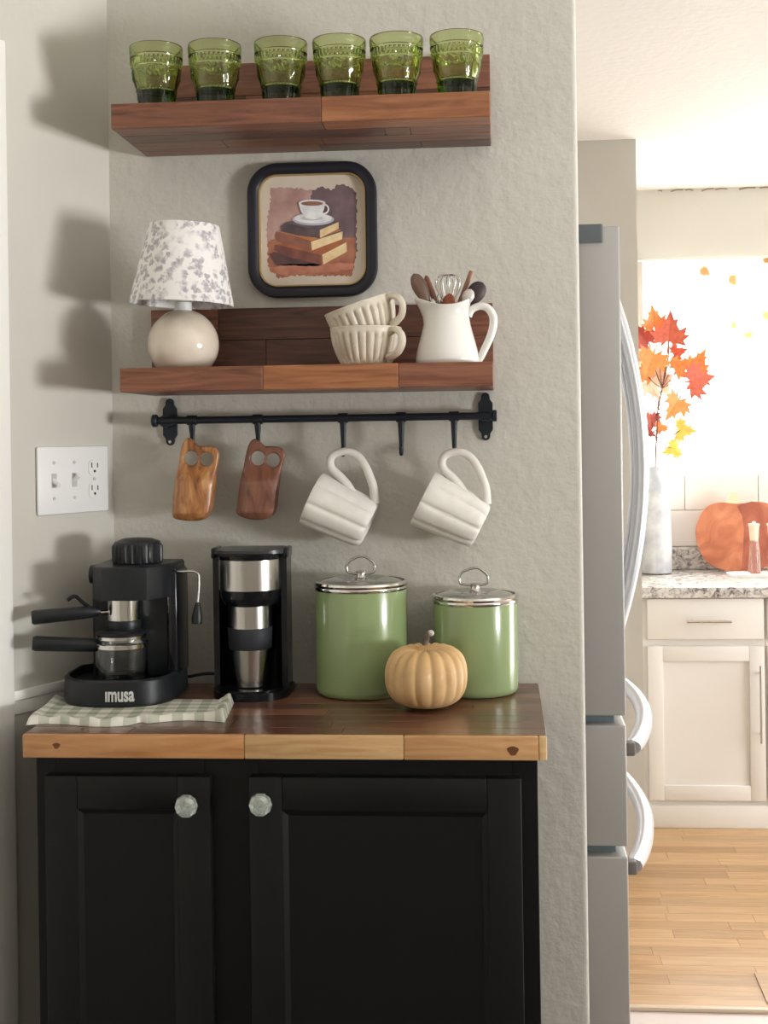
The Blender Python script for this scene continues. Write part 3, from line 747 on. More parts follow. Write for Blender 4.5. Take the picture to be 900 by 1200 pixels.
# local: +x towards the corner, -y out of the wall, z up
MB().box(-.081, .081, -.006, 0, -.05715, .05715, .003).build('plate', M_PLATE, t)
for gx, up in ((-.046, -1), (0, 1)):
    b = MB(); b.box(gx - .0055, gx + .0055, -.0068, -.0055, -.012, .012); o = b.build('toggle_slot', mat('toggle_slot', rgb(196, 194, 188), .5) if 'toggle_slot' not in MATS else MATS['toggle_slot'], t, smooth=False)
    b = MB(); b.tube([(gx, -.005, up * .000), (gx, -.018, up * .008)], [.0048, .0036], 10); b.build('toggle', M_PLATE, t)
for gx in (-.046, 0):
    for s_ in (-1, 1): MB().rod((gx, -.0055, s_ * .030), (gx, -.0070, s_ * .030), .003, 12).build('screw', mat('plate_screw', rgb(205, 203, 198), .4) if 'plate_screw' not in MATS else MATS['plate_screw'], t)
for s_ in (-1, 1):
    b = MB(); pts = [(.046 + .0168 * math.cos(a) if abs(math.cos(a)) < .8 else .046 + math.copysign(.0135, math.cos(a)), s_ * .0195 + .0145 * math.sin(a)) for a in [2 * PI * k / 32 for k in range(32)]]
    b.prism(pts, -.0078, -.005); o = b.build('outlet_face', M_PLATE, t)
    b = MB(); b.box(.046 - .0078, .046 - .0058, -.0082, -.007, s_ * .0195 + .000, s_ * .0195 + .009); b.box(.046 + .0058, .046 + .0078, -.0082, -.007, s_ * .0195 + .000, s_ * .0195 + .008)
    b.rod((.046, -.007, s_ * .0195 - .006), (.046, -.0082, s_ * .0195 - .006), .0024, 10); b.build('outlet_slots', M_DARK, o)
MB().rod((.046, -.0055, 0), (.046, -.0075, 0), .0028, 12).build('screw', MATS['plate_screw'], t)

# ------------------------------------------------------------------ coffee bar cabinet and counter
CT, CB, CDP = 1.475 - .4336, 1.475 - .4681, .4046
CX0, CX1 = -.0228, .7451
ctr = thing('butcher_block_counter', 'dark stained butcher block counter with pale wooden front edge', 'counter', (0, 0, 0))
dk = [wood('stained_block_%d' % k, rgb(*d), rgb(*m_), rgb(*l), .3, (2.0, 22, 22), .3) for k, (d, m_, l) in enumerate((
    ((78, 46, 33), (106, 65, 46), (122, 79, 57)), ((90, 56, 41), (118, 77, 56), (134, 91, 68)), ((68, 41, 30), (92, 58, 43), (108, 72, 55))))]
ed = [wood('block_edge_%d' % k, rgb(*d), rgb(*m_), rgb(*l), .42, (2.2, 26, 26), .15) for k, (d, m_, l) in enumerate((
    ((170, 116, 70), (192, 138, 88), (206, 154, 104)), ((196, 150, 98), (214, 172, 120), (226, 188, 138)), ((186, 132, 84), (204, 154, 104), (218, 172, 122)), ((216, 176, 120), (228, 190, 136), (236, 200, 150))))]
rows = 9; y0 = -CDP + .010; rd = (CDP - .010 - .0015) / rows
for k in range(rows):
    ya = y0 + k * rd; yb = ya + rd - .0002
    left = max(CX0, -(-yb if yb < 0 else 0) * math.tan(TH) + .012) if False else max(CX0, ya * math.tan(TH) * 0 + yb * math.tan(TH) + .014)
    e = [0] + sorted(random.uniform(.12, .9) for _ in range(2)) + [1]
    for i in range(3):
        MB().box(left + (CX1 - left) * e[i] + .0002, left + (CX1 - left) * e[i + 1] - .0002, ya, yb, CB, CT, .0006, 1).build('stave', dk[random.randrange(3)], ctr, smooth=False)
def fx(px): return at(px, 875, -CDP).x
for (a, b_, mi) in ((None, 286, 0), (286, 473, 1), (473, 631.5, 2), (631.5, None, 3)):
    xa = CX0 if a is None else fx(a); xb = CX1 if b_ is None else fx(b_)
    MB().box(xa + .0001, xb - .0001, -CDP, -CDP + .0098, CB, CT, .0022, 2).build('edge_stave', ed[mi], ctr)
M_KNOT = mat('wood_knot', rgb(120, 74, 42), .5, noise=(200, rgb(96, 56, 32)))
for (kx, ky, w_) in ((66, 874, 4.2), (601, 880, 6.5)):
    q = at(kx, ky, -CDP - .0002); s_ = w_ / ppm(q)
    MB().prism([(q.x + s_ * math.cos(a) * (1 + .25 * math.sin(3 * a)), q.z + s_ * .85 * math.sin(a)) for a in [2 * PI * i / 14 for i in range(14)]], -CDP - .0003, -CDP + .002).build('knot', M_KNOT, ctr, smooth=False)

YC = -.378
cabL, cabR = at(42.5, 895, YC).x, at(630, 895, YC).x
cab = thing('coffee_cabinet', 'matte black cabinet with two panelled doors under the butcher block', 'cabinet', (0, 0, 0))
b = MB(); b.box(cabL, cabR, YC + .02, -.045, .0, CB - .0002); b.build('carcass', M_CAB, cab, smooth=False)
# face frame
fz1 = CB - .0004; dz1 = at(150, 910, YC - .02).z; ff = MB()
dl0, dl1 = at(52, 930, YC - .019).x, at(246, 930, YC - .019).x; dr0, dr1 = at(291.5, 930, YC - .019).x, at(611, 930, YC - .019).x
ff.box(cabL, dl0 + .012, YC, YC + .02, 0, fz1, .001, 1); ff.box(dl1 - .012, dr0 + .012, YC, YC + .02, 0, fz1, .001, 1); ff.box(dr1 - .012, cabR, YC, YC + .02, 0, fz1, .001, 1)
ff.box(dl0 + .012, dl1 - .012, YC, YC + .02, dz1 - .012, fz1); ff.box(dr0 + .012, dr1 - .012, YC, YC + .02, dz1 - .012, fz1)
ff.box(dl0 + .012, dl1 - .012, YC, YC + .02, 0, .1); ff.box(dr0 + .012, dr1 - .012, YC, YC + .02, 0, .1)
ff.build('face_frame', M_CAB, cab)
M_KNOB = mat('cut_glass_knob', (.86, .95, .89, 1), .05, trans=.75, ior=1.5, coat=.5)
def cab_door(x0, x1, z0, z1, kx, kz):
    d = MB(); sw = .049; yf, yb = YC - .019, YC - .0005
    for (a0, a1, c0, c1) in ((x0, x0 + sw, z0, z1), (x1 - sw, x1, z0, z1), (x0 + sw, x1 - sw, z0, z0 + sw), (x0 + sw, x1 - sw, z1 - sw, z1)): d.box(a0, a1, yf, yb, c0, c1, .0022, 2)
    o = d.build('door', M_CAB, cab)
    # recessed panel with a sloped bead
    P = MB(); i0, i1, j0, j1 = x0 + sw, x1 - sw, z0 + sw, z1 - sw; s_ = .008
    P.add([(i0, yf + .001, j0), (i1, yf + .001, j0), (i1, yf + .001, j1), (i0, yf + .001, j1), (i0 + s_, yf + .006, j0 + s_), (i1 - s_, yf + .006, j0 + s_), (i1 - s_, yf + .006, j1 - s_), (i0 + s_, yf + .006, j1 - s_),
           (i0, yb, j0), (i1, yb, j0), (i1, yb, j1), (i0, yb, j1)],
          [(0, 1, 5, 4), (1, 2, 6, 5), (2, 3, 7, 6), (3, 0, 4, 7), (4, 5, 6, 7), (8, 11, 10, 9), (0, 8, 9, 1), (1, 9, 10, 2), (2, 10, 11, 3), (3, 11, 8, 0)])
    P.build('door_panel', M_CAB, o, smooth=False)
    k = MB(); k.T = Matrix.Translation((kx, yf, kz)) @ Matrix.Rotation(PI / 2, 4, 'X')
    k.lathe([(0, 0), (.006, 0), (.007, .004), (.010, .010), (.0165, .016), (.0172, .020), (.0155, .026), (.010, .0295), (0, .0305)], 10)
    kb = k.build('knob', M_KNOB, o, ang=15)
    k = MB(); k.T = Matrix.Translation((kx, yf, kz)) @ Matrix.Rotation(PI / 2, 4, 'X')
    k.lathe([(0, -.001), (.0085, -.001), (.0085, .002), (.004, .004), (.003, .013), (0, .0135)], 16); k.build('knob_stem', M_CHROME, kb) if False else k.build('knob_stem', M_CHROME, o)
k1 = at(218, 945, YC - .04); k2 = at(305, 943.5, YC - .04)
cab_door(dl0, dl1, .06, dz1, k1.x, k1.z); cab_door(dr0, dr1, .06, dz1, k2.x, k2.z)

# ------------------------------------------------------------------ striped towel
def towel_mat():
    m = bpy.data.materials.new('striped_towel'); m.use_nodes = True; nt = m.node_tree; N = nt.nodes; L = nt.links; b = N['Principled BSDF']; b.inputs['Roughness'].default_value = .9
    at_ = N.new('ShaderNodeUVMap'); at_.uv_map = 'UV'
    sp = N.new('ShaderNodeSeparateXYZ'); L.new(at_.outputs[0], sp.inputs[0])
    outs = []
    for k, f in ((0, 9.0), (1, 10.0)):
        a = N.new('ShaderNodeMath'); a.operation = 'MULTIPLY'; a.inputs[1].default_value = f; L.new(sp.outputs[k], a.inputs[0])
        c = N.new('ShaderNodeMath'); c.operation = 'FRACT'; L.new(a.outputs[0], c.inputs[0])
        g = N.new('ShaderNodeMath'); g.operation = 'GREATER_THAN'; g.inputs[1].default_value = .52; L.new(c.outputs[0], g.inputs[0]); outs.append(g)
    s = N.new('ShaderNodeMath'); s.operation = 'ADD'; L.new(outs[0].outputs[0], s.inputs[0]); L.new(outs[1].outputs[0], s.inputs[1])
    h = N.new('ShaderNodeMath'); h.operation = 'MULTIPLY'; h.inputs[1].default_value = .5; L.new(s.outputs[0], h.inputs[0])
    r = N.new('ShaderNodeValToRGB'); e = r.color_ramp.elements; e[0].color = rgb(222, 219, 208); e[1].color = rgb(150, 156, 136); k = e.new(.5); k.color = rgb(188, 189, 174)
    L.new(h.outputs[0], r.inputs[0]); L.new(r.outputs[0], b.inputs['Base Color'])
    return m
tw = [onz(27, 852, CT), onz(264, 846, CT), onz(274, 824, CT), onz(64, 822, CT)]
nx, ny = 90, 40
vs, fs, uvs = [], [], []
for lay in range(2):
    for j in range(ny + 1):
        for i in range(nx + 1):
            u, v = i / nx, j / ny
            q = (tw[0] * (1 - u) + tw[1] * u) * (1 - v) + (tw[3] * (1 - u) + tw[2] * u) * v
            wob = .015 * math.sin(u * 9 + .8) * (1 - v) ** 3 - .014 * math.exp(-((u - .57) / .03) ** 2) * (1 - v) ** 4 * -1
            q = q + Vector((0, wob, 0))
            edge = max(0, 1 - min(v, (1 - u) * 2.2, u * 2.2) / .17)
            h = .0062 + .0085 * edge * (.45 + .55 * math.sin(u * 23 + v * 5) ** 2) + .0010 * math.sin(u * 40 + v * 13) * edge
            if u > .88: h += .010 * (u - .88) / .12 * (.5 + .5 * math.sin(v * 16 + 1))
            if edge <= 0: h = .0062
            rim = min(v / .03, (1 - v) / .03, u / .015, (1 - u) / .015, 1)
            h *= max(0, rim) ** .5
            vs.append((q.x, q.y, CT + (.0003 if lay == 0 else .0008 + h))); uvs.append((u, v * .55))
n1 = (nx + 1) * (ny + 1)
for lay in range(2):
    for j in range(ny):
        for i in range(nx):
            a = lay * n1 + j * (nx + 1) + i; f = (a, a + 1, a + nx + 2, a + nx + 1); fs.append(f if lay else f[::-1])
ed_ = [i for i in range(nx + 1)] + [(j * (nx + 1) + nx) for j in range(1, ny + 1)] + [ny * (nx + 1) + i for i in range(nx - 1, -1, -1)] + [j * (nx + 1) for j in range(ny - 1, 0, -1)]
for k in range(len(ed_)): a, c = ed_[k], ed_[(k + 1) % len(ed_)]; fs.append((a, c, c + n1, a + n1))
me = bpy.data.meshes.new('dish_towel'); me.from_pydata(vs, [], fs); uvl = me.uv_layers.new(name='UV')
for lp in me.loops: uvl.data[lp.index].uv = uvs[lp.vertex_index]
for q in me.polygons: q.use_smooth = True
me.materials.append(towel_mat())
tag(link('dish_towel', me), 'folded green and white checked dish towel under the espresso machine', 'towel')
TOW = CT + .0066

# ------------------------------------------------------------------ espresso machine
EY = -.150; EX = at(147, 815, EY).x
esp = thing('espresso_machine', 'black steam espresso machine with glass carafe standing on the checked towel', 'espresso machine', (EX, EY, TOW))
def E(px, py, y):                      # pixel -> local coordinates at local depth y
    q = at(px, py, EY + y); return Vector((q.x - EX, y, q.z - TOW))
def dshape(hw, yf, yb, n=10, pw_=2.6):        # rounded front, squarer back
    P = []
    for k in range(n * 2 + 1):
        a = PI + PI * k / (n * 2); ca, sa = math.cos(a), math.sin(a)
        P.append((hw * math.copysign(abs(ca) ** (2 / pw_), ca), yf * abs(sa) ** (2 / pw_)))
    return P + [(hw, yb - .02), (hw - .02, yb), (-hw + .02, yb), (-hw, yb - .02)]
b = MB(); base = dshape(.0935, -.100, .072)
ins = lambda P, k: [(x * (1 - k / .095), y * (1 - k / .1)) for x, y in P]
L0, L1, L2, L3, L4, L5 = [(x, y, 0) for x, y in ins(base, .003)], [(x, y, .003) for x, y in base], [(x, y, .040) for x, y in ins(base, .001)], [(x, y, .043) for x, y in ins(base, .004)], [(x, y, .043) for x, y in ins(base, .008)], [(x, y, .030) for x, y in ins(base, .010)]
loops = [L0, L1, L2, L3, L4, L5]; m = len(base); V = [p_ for l in loops for p_ in l]
fs = [tuple(range(m))[::-1]] + [(i * m + j, i * m + (j + 1) % m, (i + 1) * m + (j + 1) % m, (i + 1) * m + j) for i in range(5) for j in range(m)] + [tuple(5 * m + j for j in range(m))]
b.add(V, fs); ebase = b.build('base', M_BLACK, esp)
# raised lettering on the base front
cu = bpy.data.curves.new('lettering', 'FONT'); cu.body = '\u0131musa'; cu.size = .0255; cu.extrude = .0004; cu.offset = .0006; cu.align_x = 'CENTER'
to = bpy.data.objects.new('tmp', cu); COL.objects.link(to); dg = bpy.context.evaluated_depsgraph_get(); me = bpy.data.meshes.new_from_object(to.evaluated_get(dg)); bpy.data.objects.remove(to)
tx = E(140, 818, -.1)
xs = [v.co.x for v in me.vertices]; sx = .0455 / (max(xs) - min(xs)); mxm = (max(xs) + min(xs)) / 2
zsb = [v.co.y for v in me.vertices]; hz = .0165 / (max(zsb) - min(zsb))
for v in me.vertices:
    x = (v.co.x - mxm) * sx + tx.x; z = v.co.y * hz + .011; d = v.co.z
    yf = -.100 * max(0, 1 - (abs(x) / .0935) ** 2.6) ** (1 / 2.6)
    v.co = (x, yf - .0005 - d, z)
me.materials.clear(); me.materials.append(mat('pale_lettering', rgb(206, 204, 200), .5)); o = link('lettering', me, ebase)
# tower and head
tl, tr = E(114, 740, .03).x, E(208, 740, .0).x
zt = E(150, 661, -.02).z
b = MB(); b.box(tl, tr, .0, .066, .029, zt - .004, .008, 3); b.build('tower', M_BLACK, esp)
b = MB(); b.box(tr - .016, tr + .003, -.012, .069, .034, zt - .012, .006, 3); b.build('side_panel', M_GLOSSB, esp)
hz0, hz1 = E(140, 703, -.06).z, zt
hl, hr = E(109, 690, -.03).x, E(203, 690, -.01).x
hp_ = []
hw = (hr - hl) / 2; hc = (hl + hr) / 2
P = [(hc + x, y) for x, y in [(-hw, .07), (-hw, -.030), (-hw + .010, -.058), (-hw + .028, -.072), (hw * .15, -.076), (hw * .55, -.066), (hw * .8, -.040), (hw, -.005), (hw, .07)]]
b = MB(); mm = len(P)
rings_ = [(1, hz0), (1, hz0 + .001), (1.0, hz1 - .006), (.985, hz1 - .002), (.95, hz1)]
V = [(hc + (x - hc) * s_, y * s_, z) for s_, z in rings_ for x, y in P]
fs = [tuple(range(mm))[::-1], tuple((len(rings_) - 1) * mm + j for j in range(mm))] + [(i * mm + j, i * mm + (j + 1) % mm, (i + 1) * mm + (j + 1) % mm, (i + 1) * mm + j) for i in range(len(rings_) - 1) for j in range(mm)]
b.add(V, fs); b.build('head', M_BLACK, esp, ang=30)
cc = E(161, 645, .01); b = MB(); rc = 29.2 / ppm((EX, EY, 1.2))
def capfn(r_, z, a, k_):
    if .006 < z < .034 and r_ > .02: r_ += .0016 * (1 if math.cos(24 * a) > -.1 else -.6)
    return r_, z
b.lathe([(0, 0), (rc * .93, 0), (rc * .93, .003), (rc - .001, .004), (rc - .001, .008), (rc - .001, .030), (rc - .002, .034), (rc * .9, .038), (rc * .6, .0425), (rc * .25, .044), (0, .0445)], 144, capfn, c=(cc.x, .01, zt - .003)); b.build('boiler_cap', M_BLACK, esp, ang=35)
kx = E(106, 673, .0); b = MB(); b.rod((hl + .002, .0, kx.z), (hl - .012, .0, kx.z), .0155, 24); b.build('steam_knob', M_BLACK, esp)
# brew group, filter holder
gx = E(145.5, 715, -.035); rg = 19 / ppm((EX, EY - .035, 1.2))
g0, g1 = E(145, 728, -.06).z, E(145, 701, -.06).z
MB().cyl((gx.x, -.035), rg, g0, g1 + .004, 36).build('brew_group', M_CHROME, esp)
b = MB(); b.cyl((gx.x, -.035), rg + .0015, g0 - .016, g0, 32, .002); b.cyl((gx.x, -.035), rg * .55, g0 - .024, g0 - .015, 24)
fh = b.build('filter_holder', M_BLACK, esp)
s0 = E(127, 717, -.045); s1 = E(116, 718, -.05); MB().rod(s0, s1, .0042, 12).build('handle_collar', M_STEEL, fh)
h0 = E(118, 716, -.05); h1 = E(37, 724, -.085); d = (h1 - h0)
b = MB(); b.tube([h0, h0 + d * .06, h0 + d * .3, h0 + d * .97, h1], [.006, .0095, .0105, .0118, .0098], 16); b.build('handle', M_BLACK, fh)
P = [E(106, 713, -.055), E(97, 706, -.06), E(89, 699, -.064), E(84, 700, -.066), E(79, 703.5, -.068)]
MB().tube(bez(P, 4), [.0032] * 17, 8, flat=.8).build('thumb_guard', M_BLACK, fh)
# carafe
cx_ = E(143, 770, -.045); rcx = 30 / ppm((EX, EY - .045, 1.1)); zc0 = .0305; zc1 = E(143, 746, -.045 - rcx).z
car = thing('carafe', 'small clear glass carafe with steel band and black handle in espresso machine', 'carafe', (EX + cx_.x, EY - .045, TOW + zc0))
hcar = zc1 - zc0
b = MB(); o_ = [(0, .001), (rcx * .82, .001), (rcx * .88, 0), (rcx * .96, .004), (rcx, .012), (rcx, hcar * .72), (rcx * .985, hcar * .8), (rcx * .93, hcar * .86), (rcx * .95, hcar * .97), (rcx * .97, hcar)]
i_ = [(r_ - .0022, z) for r_, z in o_[::-1][:-4]] + [(rcx * .9, .008), (rcx * .8, .0045), (0, .004)]
b.lathe(o_ + i_, 40); b.build('glass_body', M_CLEAR, car)
MB().lathe([(rcx + .0006, hcar * .72), (rcx + .0016, hcar * .73), (rcx + .0016, hcar * .81), (rcx + .0006, hcar * .82)], 40, closed=True).build('steel_band', M_CHROME, car)
MB().lathe([(rcx * .955, hcar * .90), (rcx * .985, hcar * .905), (rcx * .985, hcar * .965), (rcx * .965, hcar * .97)], 40, closed=True).build('steel_band', M_CHROME, car)
MB().lathe([(0, hcar - .001), (rcx * .98, hcar - .001), (rcx * 1.0, hcar + .002), (rcx * .9, hcar + .005), (rcx * .4, hcar + .006), (0, hcar + .006)], 36).build('lid', M_BLACK, car)
lo = Vector((cx_.x, -.045, zc0))
h0 = E(114, 756, -.055) - lo; h1 = E(38, 754, -.085) - lo; d = h1 - h0
b = MB(); b.tube([h0 + Vector((.006, 0, 0)), h0, h0 + d * .1, h0 + d * .95, h1], [.007, .0105, .0112, .0125, .0105], 16); b.build('handle', M_BLACK, car)
# steam wand
P = [E(203, 670.5, .0), E(214, 670, -.004), E(226, 669.5, -.008), E(232, 672, -.010), E(233, 680, -.010), E(232.5, 695, -.011), E(231.5, 710, -.012)]
MB().tube(bez(P, 5), .0021, 10).build('steam_wand', M_STEEL, esp)
q0, q1 = E(231.8, 706, -.012), E(230.5, 731, -.014)
d = q1 - q0; MB().tube([q0, q0 + d * .15, q0 + d * .7, q1], [.0035, .0050, .0092, .0085], 14).build('wand_grip', M_BLACK, esp)

# ------------------------------------------------------------------ single-serve coffee maker and travel mug
KY = -.098; KX = at(297, 815, KY).x
kc = thing('coffee_maker', 'slim black single-serve coffee maker with steel head on the counter', 'coffee maker', (KX, KY, CT + .0003))
def K(px, py, y): q = at(px, py, KY + y); return Vector((q.x - KX, y, q.z - CT))
ks = ppm((KX, KY, 1.2))
W2 = 43.5 / ks
ztop = K(297, 648, -.05).z
b = MB(); b.prismz(dshape(W2 + .002, -.072, .062, 10, 2.4), 0, .013); b.prismz(dshape(W2 - .006, -.066, .05, 10, 2.4), .0125, .016); b.build('base', M_GLOSSB, kc)
# rear body, open at the front
b = MB(); P = []
o_r, i_r = W2, W2 - .010
out_ = [(-o_r, -.018), (-o_r, .03), (-o_r + .02, .058), (o_r - .02, .058), (o_r, .03), (o_r, -.018)]
inn_ = [(i_r, -.018), (i_r, .022), (i_r - .02, .040), (-i_r + .02, .040), (-i_r, .022), (-i_r, -.018)]
b.prismz(out_ + inn_, .012, ztop - .004); b.build('rear_body', M_GLOSSB, kc)
rh = 36 / ks; hz0, hz1 = K(297, 693, -.05).z, K(297, 656, -.05).z
MB().lathe([(0, hz0), (rh, hz0), (rh + .0015, hz0 + .001), (rh + .0015, hz1 - .001), (rh, hz1), (0, hz1)], 48, c=(0, -.014, 0)).build('steel_head', M_STEEL, kc)
b = MB(); b.lathe([(0, hz1 - .001), (rh + .002, hz1 - .001), (rh + .003, hz1 + .006), (rh - .002, hz1 + .009), (0, hz1 + .010)], 48, c=(0, -.014, 0)); b.build('head_ring', M_GLOSSB, kc)
b = MB(); b.lathe([(0, hz0 - .024), (rh - .006, hz0 - .024), (rh - .003, hz0 - .018), (rh - .001, hz0 - .012), (rh, hz0), (0, hz0)], 48, c=(0, -.014, 0)); b.build('brew_basket', M_GLOSSB, kc)
M_LID = mat('lid_grey_black', rgb(58, 60, 64), .3)
b = MB(); b.prismz(dshape(W2 + .001, -.052, .058, 12, 2.2), hz1 + .008, hz1 + .014); b.build('lid', M_LID, kc)
for s_ in (-1, 1): MB().box(s_ * (W2 - .002) - .004, s_ * (W2 - .002) + .004, -.024, .03, hz1 - .001, hz1 + .017, .003).build('hinge', M_GLOSSB, kc)
P = [K(256, 790, .05), K(245, 789.5, .052), K(232, 791, .05), K(222, 793, .052), K(217, 793, .052)]
MB().tube(bez([(v.x, v.y, max(v.z, .004)) for v in P], 5), .0028, 8).build('power_cord', M_BLACK, kc)
# travel mug
mt = thing('travel_mug', 'steel travel mug with black grip standing in the coffee maker', 'mug', (KX - .001, KY - .016, CT + .0165))
def Kz(py): return at(295, py, KY - .05).z - (CT + .0165)
zb_, zg0, zg1, zt_ = 0, Kz(763), Kz(737.5), Kz(711.5)
r0_, r1_, r2_ = 17.5 / ks, 23.5 / ks, 26 / ks
MB().lathe([(0, 0), (r0_ - .002, 0), (r0_, .002), (r0_ + .0003, .008), (r1_, zg0), (0, zg0)], 40).build('lower_body', M_STEEL, mt)
MB().lathe([(0, zg0), (r1_ + .001, zg0), (r1_ + .002, zg0 + .002), (r2_, zg1 - .002), (r2_ - .001, zg1), (0, zg1)], 40).build('grip', mat('rubber_grip', rgb(38, 41, 47), .6), mt)
MB().lathe([(0, zg1), (r2_ - .001, zg1), (r2_ - .001, zt_), (0, zt_)], 40).build('upper_body', M_STEEL, mt)
MB().lathe([(0, zt_), (r2_ - .0005, zt_), (r2_, zt_ + .003), (r2_ - .004, zt_ + .0035), (0, zt_ + .0035)], 40).build('lid', M_GLOSSB, mt)

# ------------------------------------------------------------------ green canisters
M_LIDG = mat('smoky_lid_glass', rgb(178, 178, 172), .08, .55)
def canister(label, x0, x1, front_y, body_top, lid_top_y, knob, ring_px):
    xm = (x0 + x1) / 2; q = onz(xm, front_y, CT); R = (x1 - x0) / 2 / ppm((q.x, q.y + .07, 1.1))
    yc = q.y + R - .004; xc = at(xm, 760, yc).x
    t = thing('green_canister', label, 'canister', (xc, yc, CT + .0003))
    H = at(xm, body_top, yc - R).z - CT
    MB().lathe([(0, .001), (R - .012, .001), (R - .010, 0), (R - .004, .002), (R - .001, .006), (R, .012), (R, H * .5), (R, H - .004), (R - .001, H), (0, H)], 64).build('body', M_GREEN, t)
    MB().lathe([(R - .003, H - .004), (R + .0008, H - .004), (R + .0018, H - .002), (R + .0018, H + .001), (R + .0002, H + .003), (R - .003, H + .003)], 64, closed=True).build('steel_rim', M_CHROME, t)
    zk = at(xm, knob[1], yc).z - CT
    lid = MB().lathe([(0, H + .002), (R - .002, H + .002), (R - .002, H + .004), (R * .85, H + .010), (R * .6, H + .015), (R * .3, zk - .003), (.010, zk), (0, zk)], 64).build('lid', M_LIDG, t)
    MB().lathe([(R - .004, H + .003), (R + .0015, H + .003), (R + .003, H + .006), (R + .0015, H + .0095), (R - .004, H + .0105)], 64, closed=True).build('lid_rim', M_CHROME, lid)
    MB().lathe([(0, zk - .003), (.0105, zk - .003), (.0105, zk + .001), (.0085, zk + .003), (.0075, zk + .010), (.0085, zk + .013), (0, zk + .014)], 24).build('knob', M_STEEL, lid)
    b = MB(); P = []
    x_l, x_r, y_t, y_b = ring_px
    pts = [at(x, y, yc) for x, y in ((x_l + 3, y_b), (x_l + .5, y_b - 4), (x_l + 1, y_b - 10), (x_l + 6, y_t + 4), (xm, y_t), (x_r - 6, y_t + 4), (x_r - 1, y_b - 10), (x_r - .5, y_b - 4), (x_r - 3, y_b), (xm, y_b + 1.5))]
    b.tube(bez([(v.x - xc, 0, v.z - CT) for v in pts], 5, True), .0023, 10, closed=True); b.build('ring_handle', M_STEEL, lid)
    return t
canister('tall green enamel canister with steel lid beside the coffee maker', 370, 478, 822, 693.5, 672, (424, 678), (406, 439.5, 652, 671))
canister('shorter green enamel canister with steel lid at the counter end', 508.5, 607, 820, 709, 690, (557, 693), (538, 572, 665.5, 684.5))

# ------------------------------------------------------------------ pumpkin
M_PUMP = mat('buff_pumpkin_skin', rgb(206, 166, 112), .45, noise=(30, rgb(218, 182, 132), 5), bump=[(120, .15, .001)], coat=.1)
q = onz(499, 833, CT); pr_ = 48.5 / ppm((q.x, q.y + .03, 1.07)); pyc = q.y + .022
px_ = at(499.5, 795, pyc).x; zpt = at(499, 753, pyc).z - CT
t = thing('pumpkin', 'small buff ribbed pumpkin in front of the green canisters', 'pumpkin', (px_, pyc, CT + .0003))
hh = zpt; prof = []
n = 26
for k in range(n + 1):
    a = -PI / 2 + PI * k / n; ca, sa = math.cos(a), math.sin(a)
    prof.append((pr_ * abs(ca) ** .72 if 0 < k < n else 0, hh / 2 + hh / 2 * math.copysign(abs(sa) ** .85, sa)))
def pfn2(r_, z, a, k_):
    q_ = abs(math.sin(a * 9 + .5 * math.sin(2 * a)))
    e = r_ / pr_; r2 = r_ * (1 - .075 * (1 - q_) ** 1.3 * e)
    top = (1 - e) ** 2
    z2 = z - (hh * .16 * top if z > hh / 2 else -hh * .05 * top) - .003 * (1 - q_) * (z / hh) + .004 * math.sin(a + .3) * e * (z / hh)
    return r2, max(z2, .0)
MB().lathe(prof, 156, pfn2).build('body', M_PUMP, t, ang=180)
b = MB(); b.tube([(0, 0, hh * .80), (-.001, 0, hh * .90), (0, 0, hh * 1.0), (.003, 0, hh * 1.12), (.007, -.001, hh * 1.15)], [.0085, .0058, .0045, .0048, .0052], 9); st = b.build('stem', mat('dry_stem', rgb(96, 84, 72), .8, noise=(120, rgb(126, 112, 96)), bump=[(200, .4, .002)]), t)
b = MB(); b.sphere((.0085, -.002, hh * 1.145), .0052, 12, 8); b.build('stem_tip', mat('stem_cut', rgb(196, 188, 176), .8), st)

# ------------------------------------------------------------------ refrigerator
M_FR = mat('fridge_side_grey', rgb(170, 168, 165), .38, .25, bump=[(500, .03, .0003)])
M_FRF = mat('fridge_front_steel', rgb(190, 192, 194), .25, .9)
M_HANDLE = mat('pale_steel_handle', rgb(216, 218, 222), .32, .6)
FY = .155; FX = at(730.5, 600, FY).x; fz1 = at(705, 264.5, FY).z
fr = thing('refrigerator', 'stainless french door refrigerator behind the wall end', 'refrigerator', (0, 0, 0))
FYE = FY + .90
MB().box(.25, FX - .085, FY + .004, FYE - .004, .02, fz1 - .015, .004).build('body', M_FR, fr)
def zpx(py, x=705): return at(x, py, FY).z
za, zb2, zc2, zd = zpx(839), zpx(850), zpx(992), zpx(1004)
ymid = FY + .45
for (y0, y1) in ((FY, ymid - .002), (ymid + .002, FYE)):
    d = MB().box(FX - .082, FX, y0, y1, za, fz1, .004, 3).build('door', M_FR, fr)
for (z0, z1) in ((zc2, zb2), (.06, zd)):
    MB().box(FX - .082, FX, FY, FYE, z0, z1, .004, 3).build('drawer', M_FR, fr)
MB().box(FX - .085, FX - .02, FY + .03, FYE - .03, .06, fz1 - .01).build('inner_frame', mat('gasket_grey', rgb(120, 134, 140), .4), fr, smooth=False)
ha, hb = at(680, 270, FY), at(706.5, 284, FY)
b = MB(); b.prismz([(ha.x - .03, FY - .004), (hb.x - .004, FY - .006), (hb.x, FY + .0), (hb.x, FY + .05), (hb.x - .012, FY + .06), (ha.x - .03, FY + .06)], hb.z, at(700, 264, FY).z + .0015)
b.build('hinge_cover', mat('hinge_grey', rgb(92, 98, 102), .4), fr)
hk = MB()
def bow(p0, p1, out, n=14, e=1.0): return [Vector(p0).lerp(Vector(p1), k / n) + Vector((out * math.sin(PI * k / n) ** e, 0, 0)) for k in range(n + 1)]
zv0, zv1 = 1.475 - .46, 1.475 + .32
